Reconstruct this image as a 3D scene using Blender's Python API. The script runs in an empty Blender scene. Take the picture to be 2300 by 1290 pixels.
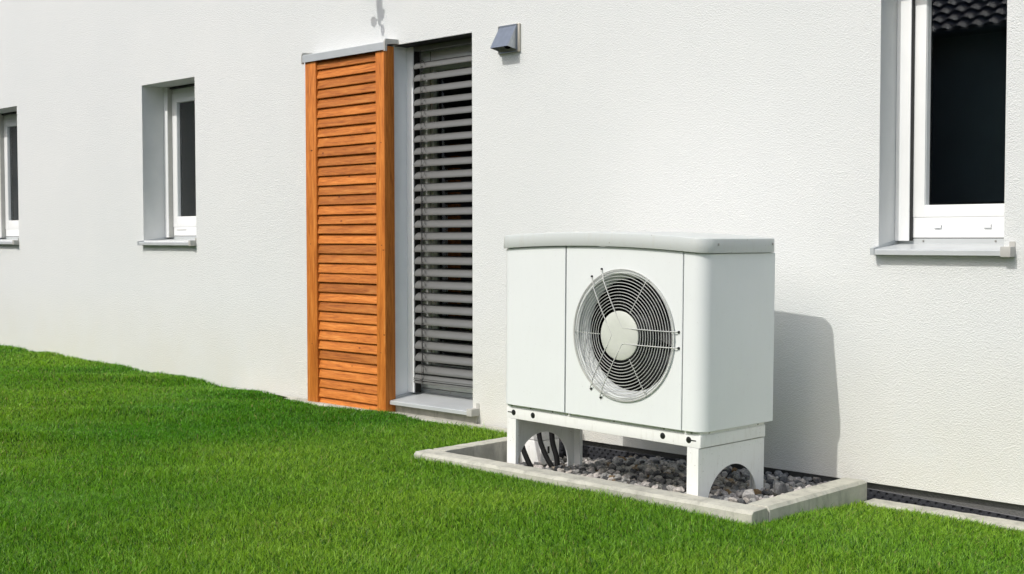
import bpy, bmesh, math, random
import numpy as np
from mathutils import Vector, Matrix

random.seed(7); rng = np.random.default_rng(7)
S = bpy.context.scene
COL = S.collection
R = math.radians

# ------------------------------------------------------------------ camera
cam = bpy.data.cameras.new('camera'); camo = bpy.data.objects.new('camera', cam); COL.objects.link(camo)
cam.sensor_width = 36.0; cam.lens = 36.0 * 2827.2 / 2300.0; cam.clip_start = 0.05; cam.clip_end = 2000
_f = Vector((-0.69897, 0.71407, -0.03925)); _r = Vector((0.71465, 0.69948, -0.00109)); _u = _r.cross(_f)
camo.matrix_world = Matrix(((_r.x, _u.x, -_f.x, 0.0), (_r.y, _u.y, -_f.y, -5.0), (_r.z, _u.z, -_f.z, 1.15), (0, 0, 0, 1)))
S.camera = camo

# ------------------------------------------------------------------ world, sun, exposure
SUN = Vector((0.13, 1.0, -1.0)).normalized()          # the way the light travels
w = bpy.data.worlds.new('World'); S.world = w; w.use_nodes = True
nt = w.node_tree; nt.nodes.clear()
sky = nt.nodes.new('ShaderNodeTexSky'); sky.sky_type = 'NISHITA'; sky.sun_disc = False
sky.sun_elevation = math.asin(-SUN.z); sky.sun_rotation = math.pi + 0.13
sky.air_density = 1.0; sky.dust_density = 3.0; sky.ozone_density = 1.0
bg = nt.nodes.new('ShaderNodeBackground'); bg.inputs['Strength'].default_value = 0.15
wo = nt.nodes.new('ShaderNodeOutputWorld')
nt.links.new(sky.outputs[0], bg.inputs[0]); nt.links.new(bg.outputs[0], wo.inputs[0])
sl = bpy.data.lights.new('sun', 'SUN'); sl.energy = 2.12; sl.angle = R(0.53); sl.color = (1.0, 0.982, 0.945)
so = bpy.data.objects.new('sun', sl); COL.objects.link(so); so.location = (-3, -20, 20)
so.rotation_euler = SUN.to_track_quat('-Z', 'Y').to_euler()
S.view_settings.view_transform = 'Standard'; S.view_settings.look = 'None'
S.view_settings.exposure = 0.13; S.view_settings.gamma = 1.0; S.view_settings.use_curve_mapping = False

# ------------------------------------------------------------------ materials
def newmat(name):
    m = bpy.data.materials.new(name); m.use_nodes = True
    t = m.node_tree; t.nodes.clear()
    o = t.nodes.new('ShaderNodeOutputMaterial'); b = t.nodes.new('ShaderNodeBsdfPrincipled')
    t.links.new(b.outputs[0], o.inputs[0])
    return m, t, b, o
def N(t, kind, **kw):
    n = t.nodes.new(kind)
    for k, v in kw.items():
        if k in n.inputs: n.inputs[k].default_value = v
        else: setattr(n, k, v)
    return n
def ramp(t, fac, stops):
    r = t.nodes.new('ShaderNodeValToRGB'); e = r.color_ramp.elements
    while len(e) > 1: e.remove(e[-1])
    e[0].position = stops[0][0]; e[0].color = (*stops[0][1], 1)
    for p_, c in stops[1:]:
        k = e.new(p_); k.color = (*c, 1)
    t.links.new(fac, r.inputs[0]); return r.outputs[0]
def mix(t, fac, a, b, mode='MIX'):
    n = t.nodes.new('ShaderNodeMix'); n.data_type = 'RGBA'; n.blend_type = mode
    for s, v in ((0, fac), (6, a), (7, b)):
        if isinstance(v, (int, float)): n.inputs[s].default_value = v
        elif isinstance(v, tuple): n.inputs[s].default_value = (*v, 1) if len(v) == 3 else v
        else: t.links.new(v, n.inputs[s])
    return n.outputs[2]
def bump(t, b, height, dist, strength=1.0, prev=None):
    n = t.nodes.new('ShaderNodeBump'); n.inputs['Distance'].default_value = dist; n.inputs['Strength'].default_value = strength
    t.links.new(height, n.inputs['Height'])
    if prev is not None: t.links.new(prev, n.inputs['Normal'])
    t.links.new(n.outputs[0], b.inputs['Normal']); return n.outputs[0]
def noise(t, vec, scale, detail=3, rough=0.55):
    n = N(t, 'ShaderNodeTexNoise', Scale=scale, Detail=detail, Roughness=rough)
    if vec is not None: t.links.new(vec, n.inputs['Vector'])
    return n.outputs[0]
def geopos(t): return t.nodes.new('ShaderNodeNewGeometry').outputs['Position']
def objco(t): return t.nodes.new('ShaderNodeTexCoord').outputs['Object']
def plain(name, col, rough=0.5, metal=0.0, var=0.06, vscale=9.0, bmp=0.0, bscale=200.0, spec=0.5):
    m, t, b, o = newmat(name); p = objco(t)
    n = noise(t, p, vscale, 4)
    lo = tuple(c * (1 - var) for c in col); hi = tuple(min(1, c * (1 + var)) for c in col)
    t.links.new(ramp(t, n, [(0.3, lo), (0.7, hi)]), b.inputs['Base Color'])
    b.inputs['Roughness'].default_value = rough; b.inputs['Metallic'].default_value = metal
    b.inputs['Specular IOR Level'].default_value = spec
    if bmp: bump(t, b, noise(t, p, bscale, 3), bmp)
    return m

def m_plaster():
    m, t, b, o = newmat('white scraped plaster'); p = geopos(t)
    big = noise(t, p, 0.7, 3); c = ramp(t, big, [(0.3, (0.745, 0.765, 0.750)), (0.7, (0.775, 0.788, 0.770))])
    # faint yellowish splash stains low on the wall, broken up by noise
    sep = t.nodes.new('ShaderNodeSeparateXYZ'); t.links.new(p, sep.inputs[0])
    mr = N(t, 'ShaderNodeMapRange'); mr.inputs[1].default_value = 0.75; mr.inputs[2].default_value = 0.05
    t.links.new(sep.outputs[2], mr.inputs[0])
    sn = noise(t, p, 2.6, 5, 0.65)
    mu = N(t, 'ShaderNodeMath', operation='MULTIPLY'); t.links.new(mr.outputs[0], mu.inputs[0]); t.links.new(sn, mu.inputs[1])
    mu2 = N(t, 'ShaderNodeMath', operation='MULTIPLY'); t.links.new(mu.outputs[0], mu2.inputs[0]); mu2.inputs[1].default_value = 0.75
    c = mix(t, mu2.outputs[0], c, (0.70, 0.66, 0.53))
    spk = ramp(t, noise(t, p, 95, 2), [(0.66, (0, 0, 0)), (0.74, (1, 1, 1))])
    c = mix(t, N(t, 'ShaderNodeMath', operation='MULTIPLY').outputs[0], c, c) if False else c
    t.links.new(c, b.inputs['Base Color'])
    b.inputs['Roughness'].default_value = 0.95; b.inputs['Specular IOR Level'].default_value = 0.15
    mp = N(t, 'ShaderNodeMapping'); t.links.new(p, mp.inputs[0]); mp.inputs['Rotation'].default_value = (0, R(25), 0); mp.inputs['Scale'].default_value = (0.95, 1, 1.08)
    v = N(t, 'ShaderNodeTexVoronoi', Scale=165.0); t.links.new(mp.outputs[0], v.inputs['Vector'])
    n1 = noise(t, mp.outputs[0], 180, 4, 0.72)
    ad = N(t, 'ShaderNodeMath', operation='ADD'); t.links.new(n1, ad.inputs[0])
    sc = N(t, 'ShaderNodeMath', operation='MULTIPLY'); t.links.new(v.outputs['Distance'], sc.inputs[0]); sc.inputs[1].default_value = 0.5
    t.links.new(sc.outputs[0], ad.inputs[1])
    bump(t, b, ad.outputs[0], 0.0046, 0.85)
    return m
def m_smoothrender():
    return plain('smooth lifted reveal', (0.88, 0.89, 0.88), 0.45, var=0.02, bmp=0.0004, bscale=120)  # door copy, paler than the window reveals: missing light put into its colour
def m_wood():
    m, t, b, o = newmat('orange glazed larch'); p = objco(t)
    oi = t.nodes.new('ShaderNodeObjectInfo')
    off = N(t, 'ShaderNodeVectorMath', operation='SCALE'); cmb = t.nodes.new('ShaderNodeCombineXYZ')
    for i in range(3): t.links.new(oi.outputs['Random'], cmb.inputs[i])
    t.links.new(cmb.outputs[0], off.inputs[0]); off.inputs['Scale'].default_value = 37.0
    ad = N(t, 'ShaderNodeVectorMath', operation='ADD'); t.links.new(p, ad.inputs[0]); t.links.new(off.outputs[0], ad.inputs[1])
    uvn = t.nodes.new('ShaderNodeAttribute'); uvn.attribute_name = 'vert'      # 1 on upright boards
    mp = N(t, 'ShaderNodeMapping'); t.links.new(ad.outputs[0], mp.inputs[0]); mp.inputs['Scale'].default_value = (1.2, 14, 14)
    mpv = N(t, 'ShaderNodeMapping'); t.links.new(ad.outputs[0], mpv.inputs[0]); mpv.inputs['Scale'].default_value = (14, 14, 0.9)
    vm = t.nodes.new('ShaderNodeMix'); vm.data_type = 'VECTOR'
    t.links.new(uvn.outputs['Fac'], vm.inputs[0]); t.links.new(mp.outputs[0], vm.inputs[4]); t.links.new(mpv.outputs[0], vm.inputs[5])
    q = vm.outputs[1]
    n1 = N(t, 'ShaderNodeTexNoise', Scale=3.0, Detail=6, Roughness=0.62, Distortion=1.1); t.links.new(q, n1.inputs['Vector'])
    n2 = noise(t, q, 14, 4, 0.6)
    c = ramp(t, n1.outputs[0], [(0.30, (0.22, 0.052, 0.008)), (0.45, (0.48, 0.140, 0.022)), (0.58, (0.63, 0.205, 0.036)), (0.74, (0.80, 0.345, 0.090))])
    c = mix(t, 0.35, c, ramp(t, n2, [(0.35, (0.31, 0.085, 0.012)), (0.65, (0.70, 0.265, 0.050))]))
    # knots
    kp = N(t, 'ShaderNodeMapping'); t.links.new(ad.outputs[0], kp.inputs[0]); kp.inputs['Scale'].default_value = (5.0, 5, 11)
    kv = N(t, 'ShaderNodeTexVoronoi', Scale=1.3, Randomness=1.0); t.links.new(kp.outputs[0], kv.inputs['Vector'])
    kf = ramp(t, kv.outputs['Distance'], [(0.035, (1, 1, 1)), (0.09, (0, 0, 0))])
    c = mix(t, kf, c, (0.13, 0.03, 0.005))
    val = N(t, 'ShaderNodeMapRange'); t.links.new(oi.outputs['Random'], val.inputs[0]); val.inputs[3].default_value = 0.70; val.inputs[4].default_value = 1.12
    hs = N(t, 'ShaderNodeHueSaturation'); t.links.new(c, hs.inputs['Color']); t.links.new(val.outputs[0], hs.inputs['Value'])
    t.links.new(hs.outputs[0], b.inputs['Base Color'])
    b.inputs['Roughness'].default_value = 0.5; b.inputs['Specular IOR Level'].default_value = 0.25
    bump(t, b, n1.outputs[0], 0.003, 0.7)
    return m
def m_concrete(name, col, stain=0.5):
    m, t, b, o = newmat(name); p = geopos(t)
    n = noise(t, p, 9, 5, 0.65)
    c = ramp(t, n, [(0.3, tuple(x * 0.78 for x in col)), (0.55, col), (0.8, tuple(min(1, x * 1.12) for x in col))])
    mp = N(t, 'ShaderNodeMapping'); t.links.new(p, mp.inputs[0]); mp.inputs['Scale'].default_value = (1, 1, 0.25)
    s = ramp(t, noise(t, mp.outputs[0], 22, 5, 0.7), [(0.5, (0, 0, 0)), (0.72, (stain, stain, stain))])
    c = mix(t, s, c, tuple(x * 0.45 for x in col))
    sp = ramp(t, noise(t, p, 260, 2), [(0.62, (0, 0, 0)), (0.7, (0.5, 0.5, 0.5))])
    c = mix(t, sp, c, tuple(x * 0.5 for x in col))
    t.links.new(c, b.inputs['Base Color']); b.inputs['Roughness'].default_value = 0.92; b.inputs['Specular IOR Level'].default_value = 0.2
    k = bump(t, b, noise(t, p, 210, 4, 0.7), 0.0022, 0.8)
    bump(t, b, noise(t, p, 40, 3), 0.003, 0.25, k)
    return m
def m_paint(name, col, rough=0.32, dirt=0.12):
    m, t, b, o = newmat(name); p = objco(t)
    n = noise(t, p, 3.5, 4); c = ramp(t, n, [(0.3, tuple(x * 0.97 for x in col)), (0.7, col)])
    mp = N(t, 'ShaderNodeMapping'); t.links.new(p, mp.inputs[0]); mp.inputs['Scale'].default_value = (3, 3, 0.6)
    d = ramp(t, noise(t, mp.outputs[0], 16, 6, 0.7), [(0.52, (0, 0, 0)), (0.75, (dirt, dirt, dirt))])
    c = mix(t, d, c, (0.50, 0.47, 0.38))
    s = ramp(t, noise(t, p, 120, 1), [(0.74, (0, 0, 0)), (0.77, (dirt * 2.5,) * 3)])
    c = mix(t, s, c, (0.22, 0.19, 0.14))
    t.links.new(c, b.inputs['Base Color']); b.inputs['Roughness'].default_value = rough
    bump(t, b, noise(t, p, 420, 2), 0.00025, 0.5)
    return m
def m_stone():
    m, t, b, o = newmat('crushed limestone'); p = objco(t)
    oi = t.nodes.new('ShaderNodeObjectInfo')
    at = t.nodes.new('ShaderNodeAttribute'); at.attribute_name = 'stone_tone'
    add = N(t, 'ShaderNodeMath', operation='ADD'); t.links.new(oi.outputs['Random'], add.inputs[0]); t.links.new(at.outputs['Fac'], add.inputs[1])
    fr = N(t, 'ShaderNodeMath', operation='FRACT'); t.links.new(add.outputs[0], fr.inputs[0])
    c = ramp(t, fr.outputs[0], [(0.0, (0.075, 0.077, 0.082)), (0.2, (0.19, 0.19, 0.19)), (0.5, (0.36, 0.358, 0.345)), (0.8, (0.60, 0.555, 0.53)), (0.94, (0.42, 0.39, 0.34)), (0.98, (0.26, 0.18, 0.10))])
    g = geopos(t)
    v = ramp(t, noise(t, g, 75, 5, 0.7), [(0.35, (0.55, 0.55, 0.55)), (0.65, (1.25, 1.25, 1.22))])
    c = mix(t, 1.0, c, v, 'MULTIPLY')
    t.links.new(c, b.inputs['Base Color']); b.inputs['Roughness'].default_value = 0.9; b.inputs['Specular IOR Level'].default_value = 0.2
    bump(t, b, noise(t, g, 190, 4, 0.7), 0.003, 0.8)
    return m
def m_grass():
    m, t, b, o = newmat('lawn grass'); t.nodes.remove(b)
    at = t.nodes.new('ShaderNodeAttribute'); at.attribute_name = 'tint'
    d = t.nodes.new('ShaderNodeBsdfPrincipled'); d.inputs['Roughness'].default_value = 0.42; d.inputs['Specular IOR Level'].default_value = 0.32
    t.links.new(at.outputs['Color'], d.inputs['Base Color'])
    tr = t.nodes.new('ShaderNodeBsdfTranslucent')
    hs = N(t, 'ShaderNodeHueSaturation', Value=1.35, Saturation=1.08); t.links.new(at.outputs['Color'], hs.inputs['Color'])
    t.links.new(hs.outputs[0], tr.inputs['Color'])
    mx = t.nodes.new('ShaderNodeMixShader'); mx.inputs[0].default_value = 0.38
    t.links.new(d.outputs[0], mx.inputs[1]); t.links.new(tr.outputs[0], mx.inputs[2]); t.links.new(mx.outputs[0], o.inputs[0])
    return m
def m_soil():
    m, t, b, o = newmat('soil under grass'); p = geopos(t)
    n = noise(t, p, 6, 5, 0.6)
    c = ramp(t, n, [(0.3, (0.012, 0.018, 0.005)), (0.6, (0.022, 0.036, 0.008)), (0.8, (0.035, 0.045, 0.012))])
    c = mix(t, ramp(t, noise(t, p, 120, 3), [(0.45, (0, 0, 0)), (0.6, (0.6, 0.6, 0.6))]), c, (0.035, 0.030, 0.016))
    t.links.new(c, b.inputs['Base Color']); b.inputs['Roughness'].default_value = 1.0; b.inputs['Specular IOR Level'].default_value = 0.05
    bump(t, b, noise(t, p, 90, 4, 0.7), 0.02)
    return m
def m_glass(name, tint, ior=1.5):
    m, t, b, o = newmat(name); t.nodes.remove(b)
    tr = t.nodes.new('ShaderNodeBsdfTransparent'); tr.inputs[0].default_value = (*tint, 1)
    g = t.nodes.new('ShaderNodeBsdfGlossy'); g.inputs['Roughness'].default_value = 0.0
    fz = N(t, 'ShaderNodeFresnel', IOR=ior)
    mul = N(t, 'ShaderNodeMath', operation='MULTIPLY'); t.links.new(fz.outputs[0], mul.inputs[0]); mul.inputs[1].default_value = 2.0; mul.use_clamp = True
    p = geopos(t); bm_ = N(t, 'ShaderNodeBump', Distance=0.002, Strength=0.05); t.links.new(noise(t, p, 1.6, 1), bm_.inputs['Height'])
    t.links.new(bm_.outputs[0], g.inputs['Normal'])
    mx = t.nodes.new('ShaderNodeMixShader'); t.links.new(mul.outputs[0], mx.inputs[0])
    t.links.new(tr.outputs[0], mx.inputs[1]); t.links.new(g.outputs[0], mx.inputs[2]); t.links.new(mx.outputs[0], o.inputs[0])
    return m

M = dict(
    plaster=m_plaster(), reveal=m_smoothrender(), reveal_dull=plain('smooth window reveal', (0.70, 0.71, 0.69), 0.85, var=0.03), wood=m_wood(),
    concrete=m_concrete('kerb concrete', (0.535, 0.525, 0.445), 0.6), plinth=plain('grey plinth render', (0.13, 0.13, 0.125), 0.95, bmp=0.004, bscale=140),
    black=plain('black plastic', (0.012, 0.012, 0.013), 0.55), rubber=plain('black rubber hose', (0.010, 0.010, 0.010), 0.75, spec=0.15),
    hp=m_paint('white powder coat', (0.81, 0.84, 0.825), 0.30, 0.05), hpbase=m_paint('dusty lifted powder coat', (0.88, 0.885, 0.855), 0.45, 0.26),  # base copy is dusty, and missing bounce light is lifted into its colour
    lid=m_paint('light grey lid', (0.59, 0.62, 0.60), 0.40, 0.25), hub=plain('cream hub cover', (0.60, 0.62, 0.555), 0.5),
    wire=plain('coated grey wire', (0.52, 0.53, 0.50), 0.38), steel=plain('zinc screw', (0.42, 0.41, 0.38), 0.35, 0.8),
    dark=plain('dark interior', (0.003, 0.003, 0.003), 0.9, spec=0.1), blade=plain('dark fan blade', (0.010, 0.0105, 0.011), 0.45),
    pvc=plain('white pvc frame', (0.88, 0.89, 0.88), 0.28, var=0.02), alu=plain('grey aluminium sill', (0.54, 0.565, 0.565), 0.42, 0.15, var=0.05),
    cover=plain('pale grey aluminium cover', (0.50, 0.525, 0.53), 0.42, 0.2, var=0.04), cap=plain('grey plastic cap', (0.47, 0.465, 0.43), 0.55),
    slat=plain('grey blind slat', (0.150, 0.153, 0.148), 0.42, 0.0, var=0.05), cord=plain('black blind cord', (0.012, 0.012, 0.012), 0.7),
    vent=plain('brushed stainless vent', (0.40, 0.43, 0.46), 0.30, 0.85, var=0.08, vscale=30), ventplate=plain('stainless back plate', (0.52, 0.49, 0.42), 0.4, 0.5),
    membrane=plain('dimpled black sheet', (0.036, 0.038, 0.044), 0.40, var=0.25, vscale=14), stone=m_stone(), grass=m_grass(), soil=m_soil(),
    gravelbase=plain('dark gravel dust', (0.05, 0.047, 0.043), 1.0, var=0.4, vscale=60, bmp=0.01, bscale=80, spec=0.05),
    glass=m_glass('window glass', (0.80, 0.85, 0.86)), room=plain('dim room', (0.10, 0.105, 0.105), 0.9, spec=0.1), roomback=plain('shallow room backing', (0.075, 0.10, 0.115), 0.9, spec=0.1),
    tile=plain('anthracite roof tile', (0.15, 0.145, 0.165), 0.38, var=0.3, vscale=5), facade=plain('grey neighbour render', (0.12, 0.115, 0.11), 0.95),
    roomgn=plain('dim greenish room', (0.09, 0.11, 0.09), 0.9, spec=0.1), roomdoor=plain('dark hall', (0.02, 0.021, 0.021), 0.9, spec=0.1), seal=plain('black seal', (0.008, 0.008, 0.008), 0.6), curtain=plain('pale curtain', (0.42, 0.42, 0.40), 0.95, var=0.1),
)

# ------------------------------------------------------------------ builders
def mesh_obj(name, verts, faces, mat, parent=None, smooth=None):
    me = bpy.data.meshes.new(name); me.from_pydata([tuple(v) for v in verts], [], faces); me.update()
    me.materials.append(mat)
    if smooth is not None:
        me.polygons.foreach_set('use_smooth', [True] * len(me.polygons)); me.set_sharp_from_angle(angle=R(smooth))
    o = bpy.data.objects.new(name, me); COL.objects.link(o)
    if parent is not None: o.parent = parent
    return o
def share(name, src, parent, loc=(0, 0, 0), rot=(0, 0, 0), scale=(1, 1, 1)):
    o = bpy.data.objects.new(name, src.data); COL.objects.link(o)
    o.parent = parent; o.location = loc; o.rotation_euler = rot; o.scale = scale
    return o
def empty(name, loc=(0, 0, 0), rot=(0, 0, 0)):
    o = bpy.data.objects.new(name, None); COL.objects.link(o); o.location = loc; o.rotation_euler = rot
    o.empty_display_size = 0.1; return o
def tag(o, label=None, cat=None, group=None, kind=None):
    if label: o['label'] = label
    if cat: o['category'] = cat
    if group: o['group'] = group
    if kind: o['kind'] = kind
    return o
class MB:
    def __init__(self): self.v = []; self.f = []
    def add(self, vs, fs):
        n = len(self.v); self.v += [tuple(p) for p in vs]; self.f += [tuple(i + n for i in q) for q in fs]; return self
    def box(self, x0, x1, y0, y1, z0, z1, bev=0.0):
        if bev <= 0:
            vs = [(x, y, z) for x in (x0, x1) for y in (y0, y1) for z in (z0, z1)]
            return self.add(vs, [(0, 1, 3, 2), (4, 6, 7, 5), (0, 4, 5, 1), (2, 3, 7, 6), (0, 2, 6, 4), (1, 5, 7, 3)])
        bm = bmesh.new()
        bmesh.ops.create_cube(bm, size=1.0)
        for v in bm.verts: v.co = Vector(((x0 + x1) / 2 + v.co.x * (x1 - x0), (y0 + y1) / 2 + v.co.y * (y1 - y0), (z0 + z1) / 2 + v.co.z * (z1 - z0)))
        bmesh.ops.bevel(bm, geom=list(bm.edges), offset=bev, segments=2, profile=0.6, affect='EDGES')
        bm.verts.index_update()
        self.add([v.co[:] for v in bm.verts], [tuple(v.index for v in f.verts) for f in bm.faces]); bm.free(); return self
    def tube(self, pts, r, seg=8, caps=True, closed=False):
        pts = [Vector(p_) for p_ in pts]; n = len(pts); rs = r if isinstance(r, (list, tuple)) else [r] * n
        base = len(self.v); up = None
        for i, p_ in enumerate(pts):
            if closed: d = pts[(i + 1) % n] - pts[i - 1]
            else: d = pts[min(i + 1, n - 1)] - pts[max(i - 1, 0)]
            d.normalize()
            if up is None:
                a = Vector((0, 0, 1)) if abs(d.z) < 0.9 else Vector((1, 0, 0)); up = (a - d * a.dot(d)).normalized()
            else: up = (up - d * up.dot(d)).normalized()
            s = d.cross(up)
            for k in range(seg):
                a = 2 * math.pi * k / seg
                self.v.append(tuple(p_ + (up * math.cos(a) + s * math.sin(a)) * rs[i]))
        m = n if closed else n - 1
        for i in range(m):
            j = (i + 1) % n
            for k in range(seg):
                l = (k + 1) % seg
                self.f.append((base + i * seg + k, base + i * seg + l, base + j * seg + l, base + j * seg + k))
        if caps and not closed:
            self.f.append(tuple(base + k for k in reversed(range(seg)))); self.f.append(tuple(base + (n - 1) * seg + k for k in range(seg)))
        return self
    def lathe(self, prof, c, axis='y', seg=48, a0=0.0):
        # prof: (radius, offset along axis); axis y points to +y
        base = len(self.v)
        for r_, h in prof:
            for k in range(seg):
                a = a0 + 2 * math.pi * k / seg
                if axis == 'y': self.v.append((c[0] + r_ * math.cos(a), c[1] + h, c[2] + r_ * math.sin(a)))
                else: self.v.append((c[0] + r_ * math.cos(a), c[1] + r_ * math.sin(a), c[2] + h))
        for i in range(len(prof) - 1):
            for k in range(seg):
                l = (k + 1) % seg
                self.f.append((base + i * seg + k, base + i * seg + l, base + (i + 1) * seg + l, base + (i + 1) * seg + k))
        return self
    def prism(self, poly, axis, a, b):
        # poly: 2-D points; axis the extrusion axis
        n = len(poly)
        def P(p_, t_): return {'x': (t_, p_[0], p_[1]), 'y': (p_[0], t_, p_[1]), 'z': (p_[0], p_[1], t_)}[axis]
        vs = [P(q, a) for q in poly] + [P(q, b) for q in poly]
        fs = [(i, (i + 1) % n, n + (i + 1) % n, n + i) for i in range(n)] + [tuple(reversed(range(n))), tuple(range(n, 2 * n))]
        return self.add(vs, fs)
    def obj(self, name, mat, parent=None, smooth=None): return mesh_obj(name, self.v, self.f, mat, parent, smooth)

# ------------------------------------------------------------------ the ground
KX0, KX1, KY0, KZ = -4.635, -2.68, -0.955, 0.103      # outer rectangle of the gravel bed's kerb
def vnoise(x, y, seed):
    def h(i, j):
        n = (i * 374761393 + j * 668265263 + seed * 974711) & 0x7fffffff
        n = ((n ^ (n >> 13)) * 1274126177) & 0x7fffffff
        return ((n ^ (n >> 16)) & 0xffff) / 65535.0
    xi = np.floor(x).astype(np.int64); yi = np.floor(y).astype(np.int64); u = x - xi; v = y - yi
    u = u * u * (3 - 2 * u); v = v * v * (3 - 2 * v)
    return (h(xi, yi) * (1 - u) + h(xi + 1, yi) * u) * (1 - v) + (h(xi, yi + 1) * (1 - u) + h(xi + 1, yi + 1) * u) * v
def ground_z(x, y):
    x = np.asarray(x, float); y = np.asarray(y, float)
    b = np.interp(x, [-40, -12, -9, -6.8, -4.8, -2.7, 0, 20], [0.14, 0.135, 0.105, 0.075, 0.066, 0.050, 0.015, 0.0])
    near = np.clip((y + 1.0) / 0.9, 0, 1); right = np.clip((x + 2.9) / 0.3, 0, 1)
    b = b - 0.045 * near * right
    a = x * 0.715 + y * 0.70; c = -x * 0.70 + y * 0.715          # along and away from the mowing ripples
    k = np.clip((-x - 3.6) / 3.0, 0.25, 1)
    b = b + k * (0.056 * (vnoise(a * 0.9 + 40, c * 2.3 + 11, 3) - 0.5) + 0.038 * (vnoise(a * 1.9 + 9, c * 4.8 + 5, 5) - 0.5))
    f = np.clip((y + 30) / 22, 0, 1)
    return b * f
def axis_vals(fine0, fine1, step, lo, hi, extra=()):
    v = list(np.arange(fine0, fine1 + 1e-6, step)) + list(extra)
    d, q = step, fine0
    while q > lo: d *= 1.35; q -= d; v.append(max(q, lo))
    d, q = step, fine1
    while q < hi: d *= 1.35; q += d; v.append(min(q, hi))
    return np.array(sorted(set(round(float(t), 4) for t in v)))
gx = axis_vals(-13, 0.5, 0.08, -300, 300, (KX0 + 0.049, KX0 + 0.051, KX1 - 0.051, KX1 - 0.049))
gy = axis_vals(-4.4, -0.2, 0.08, -300, 300, (KY0 + 0.049, KY0 + 0.051, -0.086, -0.084, 0.4, 0.41))
GX, GY = np.meshgrid(gx, gy, indexing='ij'); GZ = ground_z(GX, GY)
hole = ((GX > KX0 + 0.05) & (GX < KX1 - 0.05) & (GY > KY0 + 0.05)) | (GY > -0.085)
GZ = np.where(hole, -0.30, GZ)
vs = np.stack([GX, GY, GZ], -1).reshape(-1, 3); ny = len(gy)
fs = [(i * ny + j, (i + 1) * ny + j, (i + 1) * ny + j + 1, i * ny + j + 1) for i in range(len(gx) - 1) for j in range(ny - 1)]
g = mesh_obj('ground', vs, fs, M['soil'], smooth=60); tag(g, kind='structure')

# ------------------------------------------------------------------ house
HX0, HX1, HZ0, HZ1 = -19.0, 3.6, 0.078, 5.3
T = 0.34
house = empty('house', (-5, 0, 0)); tag(house, 'white plastered house wall with windows beside the lawn', 'house')
HL = Vector((-5, 0, 0))
class HM(MB):      # house meshes are written in world coordinates and stored relative to the house
    def obj(self, name, mat, parent=None, smooth=None):
        return mesh_obj(name, [(v[0] + 5, v[1], v[2]) for v in self.v], self.f, mat, parent or house, smooth)
OPEN = [(-11.955, -11.105, 1.13, 2.335), (-8.905, -8.145, 1.13, 2.330), (-5.905, -5.211, 0.165, 2.318), (-2.676, -2.128, 1.10, 2.320)]
xs = sorted({HX0, HX1, *[o[0] for o in OPEN], *[o[1] for o in OPEN]}); zs = sorted({HZ0, HZ1, *[o[2] for o in OPEN], *[o[3] for o in OPEN]})
wall = HM()
for i in range(len(xs) - 1):
    for j in range(len(zs) - 1):
        cx, cz = (xs[i] + xs[i + 1]) / 2, (zs[j] + zs[j + 1]) / 2
        if any(a < cx < b and c < cz < d for a, b, c, d in OPEN): continue
        wall.add([(xs[i], 0, zs[j]), (xs[i + 1], 0, zs[j]), (xs[i + 1], 0, zs[j + 1]), (xs[i], 0, zs[j + 1])], [(0, 1, 2, 3)])
wall.add([(HX0, 0, HZ0), (HX1, 0, HZ0), (HX1, T, HZ0), (HX0, T, HZ0)], [(3, 2, 1, 0)])
wall.add([(HX0, 0, HZ0), (HX0, 0, HZ1), (HX0, 9, HZ1), (HX0, 9, HZ0)], [(3, 2, 1, 0)])
wall.add([(HX1, 0, HZ0), (HX1, 0, HZ1), (HX1, 9, HZ1), (HX1, 9, HZ0)], [(0, 3, 2, 1)])
wall.add([(HX0, 9, HZ0), (HX1, 9, HZ0), (HX1, 9, HZ1), (HX0, 9, HZ1)], [(3, 2, 1, 0)])
wall.obj('wall', M['plaster'])
rf = HM(); rf.prism([(-0.45, HZ1 + 0.02), (4.5, HZ1 + 3.2), (9.45, HZ1 + 0.02), (9.45, HZ1 + 0.22), (4.5, HZ1 + 3.4), (-0.45, HZ1 + 0.22)], 'x', HX0 - 0.3, HX1 + 0.3)
rf.obj('roof', M['tile'])
pl = HM(); pl.box(HX0 + 0.06, HX1 - 0.06, 0.032, T, -0.4, HZ0 + 0.03); pl.obj('plinth', M['plinth'])
for q, (a, b, c, d) in enumerate(OPEN):
    rv = HM()
    rv.add([(a, 0, c), (a, T, c), (a, T, d), (a, 0, d)], [(0, 3, 2, 1)]); rv.add([(b, 0, c), (b, T, c), (b, T, d), (b, 0, d)], [(0, 1, 2, 3)])
    rv.add([(a, 0, d), (b, 0, d), (b, T, d), (a, T, d)], [(0, 3, 2, 1)]); rv.add([(a, 0, c), (b, 0, c), (b, T, c), (a, T, c)], [(0, 1, 2, 3)])
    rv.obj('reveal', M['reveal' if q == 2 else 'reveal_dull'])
    rm = HM(); D = 0.62 if q == 3 else 2.6; X0, X1, Z0, Z1 = a - 1.2, b + 1.0, min(c, 0.3) if q == 2 else 0.3, 2.55  # right window: shallow made-up room, its near back catches sun to lighten the pane
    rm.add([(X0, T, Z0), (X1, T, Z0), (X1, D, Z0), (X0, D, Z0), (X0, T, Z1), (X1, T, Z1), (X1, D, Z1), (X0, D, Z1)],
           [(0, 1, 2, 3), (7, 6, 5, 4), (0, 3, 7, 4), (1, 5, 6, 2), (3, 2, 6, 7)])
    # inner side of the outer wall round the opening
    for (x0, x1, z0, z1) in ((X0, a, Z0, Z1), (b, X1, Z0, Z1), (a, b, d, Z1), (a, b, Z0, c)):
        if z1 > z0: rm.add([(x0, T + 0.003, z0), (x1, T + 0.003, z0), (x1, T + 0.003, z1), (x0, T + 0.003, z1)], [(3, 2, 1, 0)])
    rm.obj('room', M[('room', 'roomgn', 'roomdoor', 'roomback')[q]])

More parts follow.
